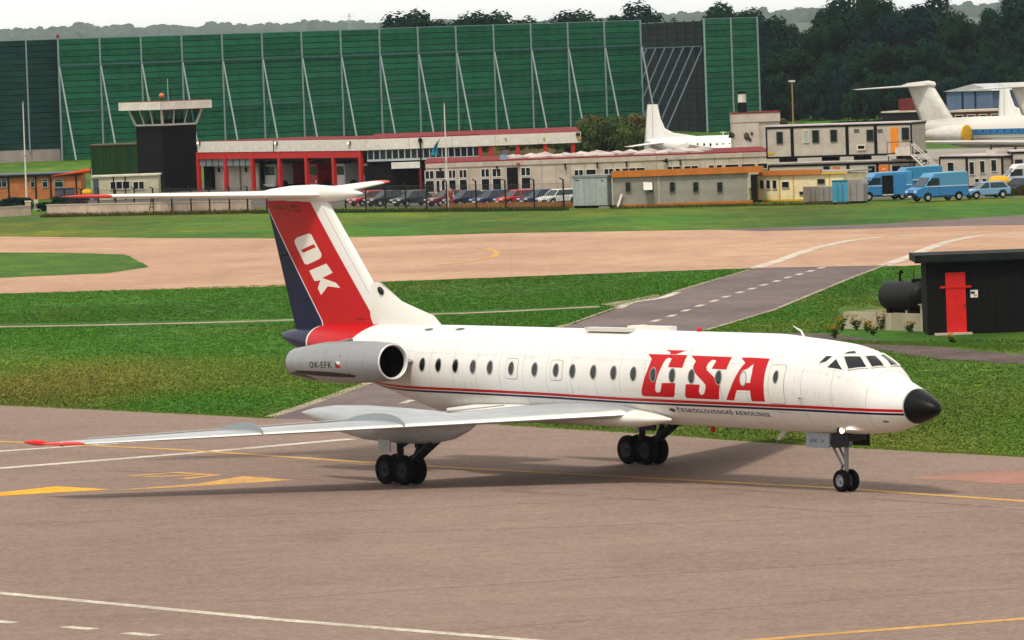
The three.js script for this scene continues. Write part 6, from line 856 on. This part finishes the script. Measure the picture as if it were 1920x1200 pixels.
{ const g = copyOf(J1, 'second white jet at the right edge showing only its raised tailplane', footAt(1905, 735), J1.rotation.y + .1); g.position.y = 0; g.scale.setScalar(.9); }
const P1 = (() => {
  const A = footAt(1209, 690), f = frame(A, A.clone().add(new V3(Math.cos(.5), 0, Math.sin(.5)).multiplyScalar(20))), t = thing('parked_propliner', 'plain white propeller airliner parked behind the white rooflights', 'airliner', f.pos, f.turn, 'parked aircraft behind the cabins'), at = (u, v, z = 0) => f.at(u, v, z), top = at(1340, 254)[1], r = 1.33, yc = top - r;
  part('fuselage', hullOf([[-.1, yc + .95, .1], [.5, yc + .85, .32], [2.5, yc + .5, .72], [5, yc + .12, 1.15], [7, yc, r], [15, yc, r], [17, yc - .1, 1.15], [18.6, yc - .3, .7], [19.3, yc - .4, .1]]), std(0xdedcd6, .4), t);
  const a = at(1214, 196), b = at(1233, 196), c = at(1244, 240), d = at(1208, 288), R = []; for (let i = 0; i <= 8; i++) { const k = i / 8, y = d[1] + (a[1] - d[1]) * k, x1 = k < .45 ? c[0] + (.45 - k) * 3.6 : c[0] + (b[0] - c[0]) * (k - .45) / .55; R.push(finRing(d[0] + (a[0] - d[0]) * k - .05, x1, y, .2 - .09 * k)); } part('fin', slabFoil(R), std(0xdcdad4, .4), t);
  { const s = [at(1238, 222), at(1246, 241), at(1262, 249), at(1304, 255), at(1300, 264), at(1230, 270)]; part('dorsal_fin', extrudeXY(s, -.13, .13, .03), std(0xdedcd6, .4), t); }
  part('rudder_line', bar([at(1224, 197)[0], a[1] - .1, .13], [at(1226, 278)[0], d[1] + .6, .2], .03, .03), std(0x9a968e, .6), t); part('grey_tail', extrudeXY([at(1210, 284), at(1210, 264), at(1260, 280), at(1262, 286)].map(p => [p[0], p[1]]), .2, .23), std(0xa8a6a2, .5), t);
  for (const s of [1, -1]) { const L = at(1169, 275, 4.2); part('tailplane', slabFoil([[0, .4, 2.5], [1, L[0], L[0] + 1.3]].map(([k, x0, x1]) => flatRing(x0, x1, yc + .75 + (L[1] - yc - .75) * k, s * (.2 + 4.0 * k), .12 - .05 * k))), std(0xdcdad4, .4), t); part('wing', slabFoil([[.8, 9.5, 13], [14, 10.6, 12.2]].map(([z, x0, x1]) => flatRing(x0, x1, yc - .8 + z * .1, s * z, .2))), std(0xd4d2cc, .4), t); part('engine', hullOf([[9, yc - .2, .1], [10, yc - .1, .45], [13, yc, .5], [14.6, yc, .4], [15, yc, .1]], 16).translate(0, 0, s * 3.8), std(0xd4d2cc, .4), t); part('main_gear', rod([11.6, .4, s * 3.8], [11.6, yc - .4, s * 3.8], .1), std(0x6a6a6a, .5), t); part('wheel', new THREE.CylinderGeometry(.45, .45, .3, 18).rotateX(Math.PI / 2).translate(11.6, .45, s * 3.8), tyreM, t); }
  part('nose_gear', rod([17.4, .3, 0], [17.4, yc - .9, 0], .08), std(0x6a6a6a, .5), t); part('wheel', new THREE.CylinderGeometry(.33, .33, .2, 18).rotateX(Math.PI / 2).translate(17.4, .33, 0), tyreM, t);
  for (const u of [1308, 1320, 1332, 1344, 1356, 1368]) { const q = at(u, 272, r - .02); part('window', new THREE.CapsuleGeometry(.12, .2, 4, 10).scale(1, 1, .25).translate(q[0], q[1], Math.sqrt(Math.max(.01, r * r - (q[1] - yc) ** 2)) + .0), std(0x20242a, .15), t); }
  const dd = at(1291, 274, r), hoop = []; part('door_outline', new THREE.TorusGeometry(.42, .025, 6, 24).scale(.8, 1.15, 1).translate(dd[0], dd[1], r * .97), std(0xa88a6a, .6), t); part('roof_aerial', [rod([at(1356, 254)[0], top - .05, 0], [at(1356, 254)[0], top + .32, 0], .06), box(at(1356, 254)[0] - .35, at(1356, 254)[0] + .35, top + .3, top + .36, -.04, .04)], std(0xd0cec8, .5), t);
  return t;
})();
{ const g = copyOf(P1, 'second propeller airliner showing only its grey-white fin behind the jet', footAt(1872, 770), P1.rotation.y - .25); g.position.y = 0; g.scale.setScalar(1.04); }
// far car park
{ reseed(511); const cols = [0xb8b4ae, 0x9a1a1e, 0x2a3a66, 0xc4c0ba, 0x6a2a2a, 0x8a8e94, 0xa82220, 0x44506a]; for (let i = 0; i < 11; i++) { const p = footAt(1788 + i * 13, 858 + (i % 2) * 8), c = makeCar(['white', 'red', 'blue', 'pale', 'maroon', 'silver', 'bright red', 'slate'][i % 8] + ' car in the distant car park by the blue hangar, ' + ORD[i] + ' from the left', i % 2, cols[i % 8], p, rr(1.2, 1.9), 'cars in the distant car park'); } }
// ---------------------------------------------------------------- person by the flagpole
{
  const J = { hipL: [-.1, .92, 0], hipR: [.1, .92, 0], kneeL: [-.12, .5, .06], kneeR: [.12, .5, -.02], ankL: [-.12, .1, -.04], ankR: [.13, .1, -.1], toeL: [-.14, .04, .14], toeR: [.16, .04, .08], pel: [0, .98, 0], chest: [0, 1.3, 0], neck: [0, 1.47, .01], shL: [-.19, 1.4, 0], shR: [.19, 1.4, 0], elL: [-.26, 1.13, -.02], elR: [.27, 1.14, 0], wrL: [-.24, .9, .1], wrR: [.22, .96, .16], head: [0, 1.6, .02], headT: [0, 1.66, .01] };
  const B = [['hipL', 'kneeL', .09, .062], ['hipR', 'kneeR', .09, .062], ['kneeL', 'ankL', .06, .045], ['kneeR', 'ankR', .06, .045], ['ankL', 'toeL', .045, .035], ['ankR', 'toeR', .045, .035], ['pel', 'chest', .14, .15], ['chest', 'neck', .13, .06], ['shL', 'shR', .075, .075], ['shL', 'elL', .056, .045], ['shR', 'elR', .056, .045], ['elL', 'wrL', .044, .032], ['elR', 'wrR', .044, .032], ['neck', 'head', .05, .08], ['head', 'headT', .092, .098]];
  for (const [s, w, e] of [[-1, 'wrL', 'elL'], [1, 'wrR', 'elR']]) { const p = J[w], q = J[e], d = new V3(...p).sub(new V3(...q)).normalize(), side = new V3(d.z, 0, -d.x).normalize(); const at = (a, b, c) => [p[0] + d.x * a + side.x * b, p[1] + d.y * a + side.y * b - c, p[2] + d.z * a + side.z * b]; J[w + 'p'] = at(.07, 0, 0); B.push([w, w + 'p', .03, .034]); for (let k = 0; k < 4; k++) { J[w + k] = at(.075, (k - 1.5) * .02, 0); J[w + 'e' + k] = at(.15 - Math.abs(k - 1.4) * .012, (k - 1.5) * .022, .012); B.push([w + k, w + 'e' + k, .0095, .0085]); } J[w + 't'] = at(.03, -.035 * s, 0); J[w + 'u'] = at(.085, -.055 * s, .005); B.push([w + 't', w + 'u', .011, .009]); }
  const n = 96, mc = new MarchingCubes(n, new THREE.MeshStandardMaterial(), false, false, 120000); mc.isolation = 0; const S = .95, cy = .88, bones = B.map(([a, b, r0, r1]) => [new V3(...J[a]), new V3(...J[b]), r0, r1]), p = new V3(), ab = new V3(), pa = new V3();
  for (let z = 0; z < n; z++) for (let y = 0; y < n; y++) for (let x = 0; x < n; x++) { p.set((x - n / 2) / (n / 2) * S, (y - n / 2) / (n / 2) * S + cy, (z - n / 2) / (n / 2) * S); let d = 9; if (Math.abs(p.x) < .42 && Math.abs(p.z) < .34) { let acc = 0; for (const [a, b, r0, r1] of bones) { ab.copy(b).sub(a); pa.copy(p).sub(a); const t = Math.min(1, Math.max(0, pa.dot(ab) / ab.lengthSq())); const q = pa.addScaledVector(ab, -t).length() - (r0 + (r1 - r0) * t); acc += Math.exp(-q * 55); } d = -Math.log(acc + 1e-30) / 55; } mc.field[x + y * n + z * n * n] = -d; }
  mc.update(); const cnt = mc.count, P = new Float32Array(mc.positionArray.slice(0, cnt * 3)), col = new Float32Array(cnt * 3), g = new THREE.BufferGeometry(); for (let i = 0; i < cnt; i++) { P[3 * i] *= S; P[3 * i + 1] = P[3 * i + 1] * S + cy; P[3 * i + 2] *= S; const x = P[3 * i], y = P[3 * i + 1], z = P[3 * i + 2], hand = y < .93 && Math.abs(x) > .17 && y > .7, c = y > 1.49 ? [.5, .3, .21] : hand && z > .07 ? [.5, .3, .21] : y < .12 ? [.02, .02, .02] : Math.abs(x) > .2 && y > 1.0 && x > 0 ? [.7, .68, .64] : [.33, .03, .03]; col.set(c, 3 * i); }
  g.setAttribute('position', new THREE.BufferAttribute(P, 3)); g.setAttribute('color', new THREE.BufferAttribute(col, 3)); g.computeVertexNormals();
  const t = thing('person', 'person in red overalls with one white sleeve standing at the foot of the flagpole', 'person', spot(846, 391.5), .5); part('body', g, std(0xffffff, .8, { vertexColors: true }), t); part('hair', new THREE.SphereGeometry(.105, 18, 12, 0, 6.29, 0, 1.75).rotateX(-.35).translate(0, 1.645, .0), std(0x1a120d, .9), t); for (const s of [-1, 1]) { part('eye', new THREE.SphereGeometry(.012, 8, 6).translate(s * .034, 1.63, .112), std(0x111111, .3), t); part('ear', new THREE.SphereGeometry(.022, 8, 6).scale(.4, 1, .8).translate(s * .098, 1.62, .01), std(0x9c6a52, .8), t); } part('nose', new THREE.ConeGeometry(.016, .04, 8).rotateX(1.2).translate(0, 1.6, .12), std(0x9c6a52, .8), t); part('mouth', box(-.022, .022, 1.563, 1.57, .1, .112), std(0x6a2a26, .7), t);
}
renderer.render(scene, camera);
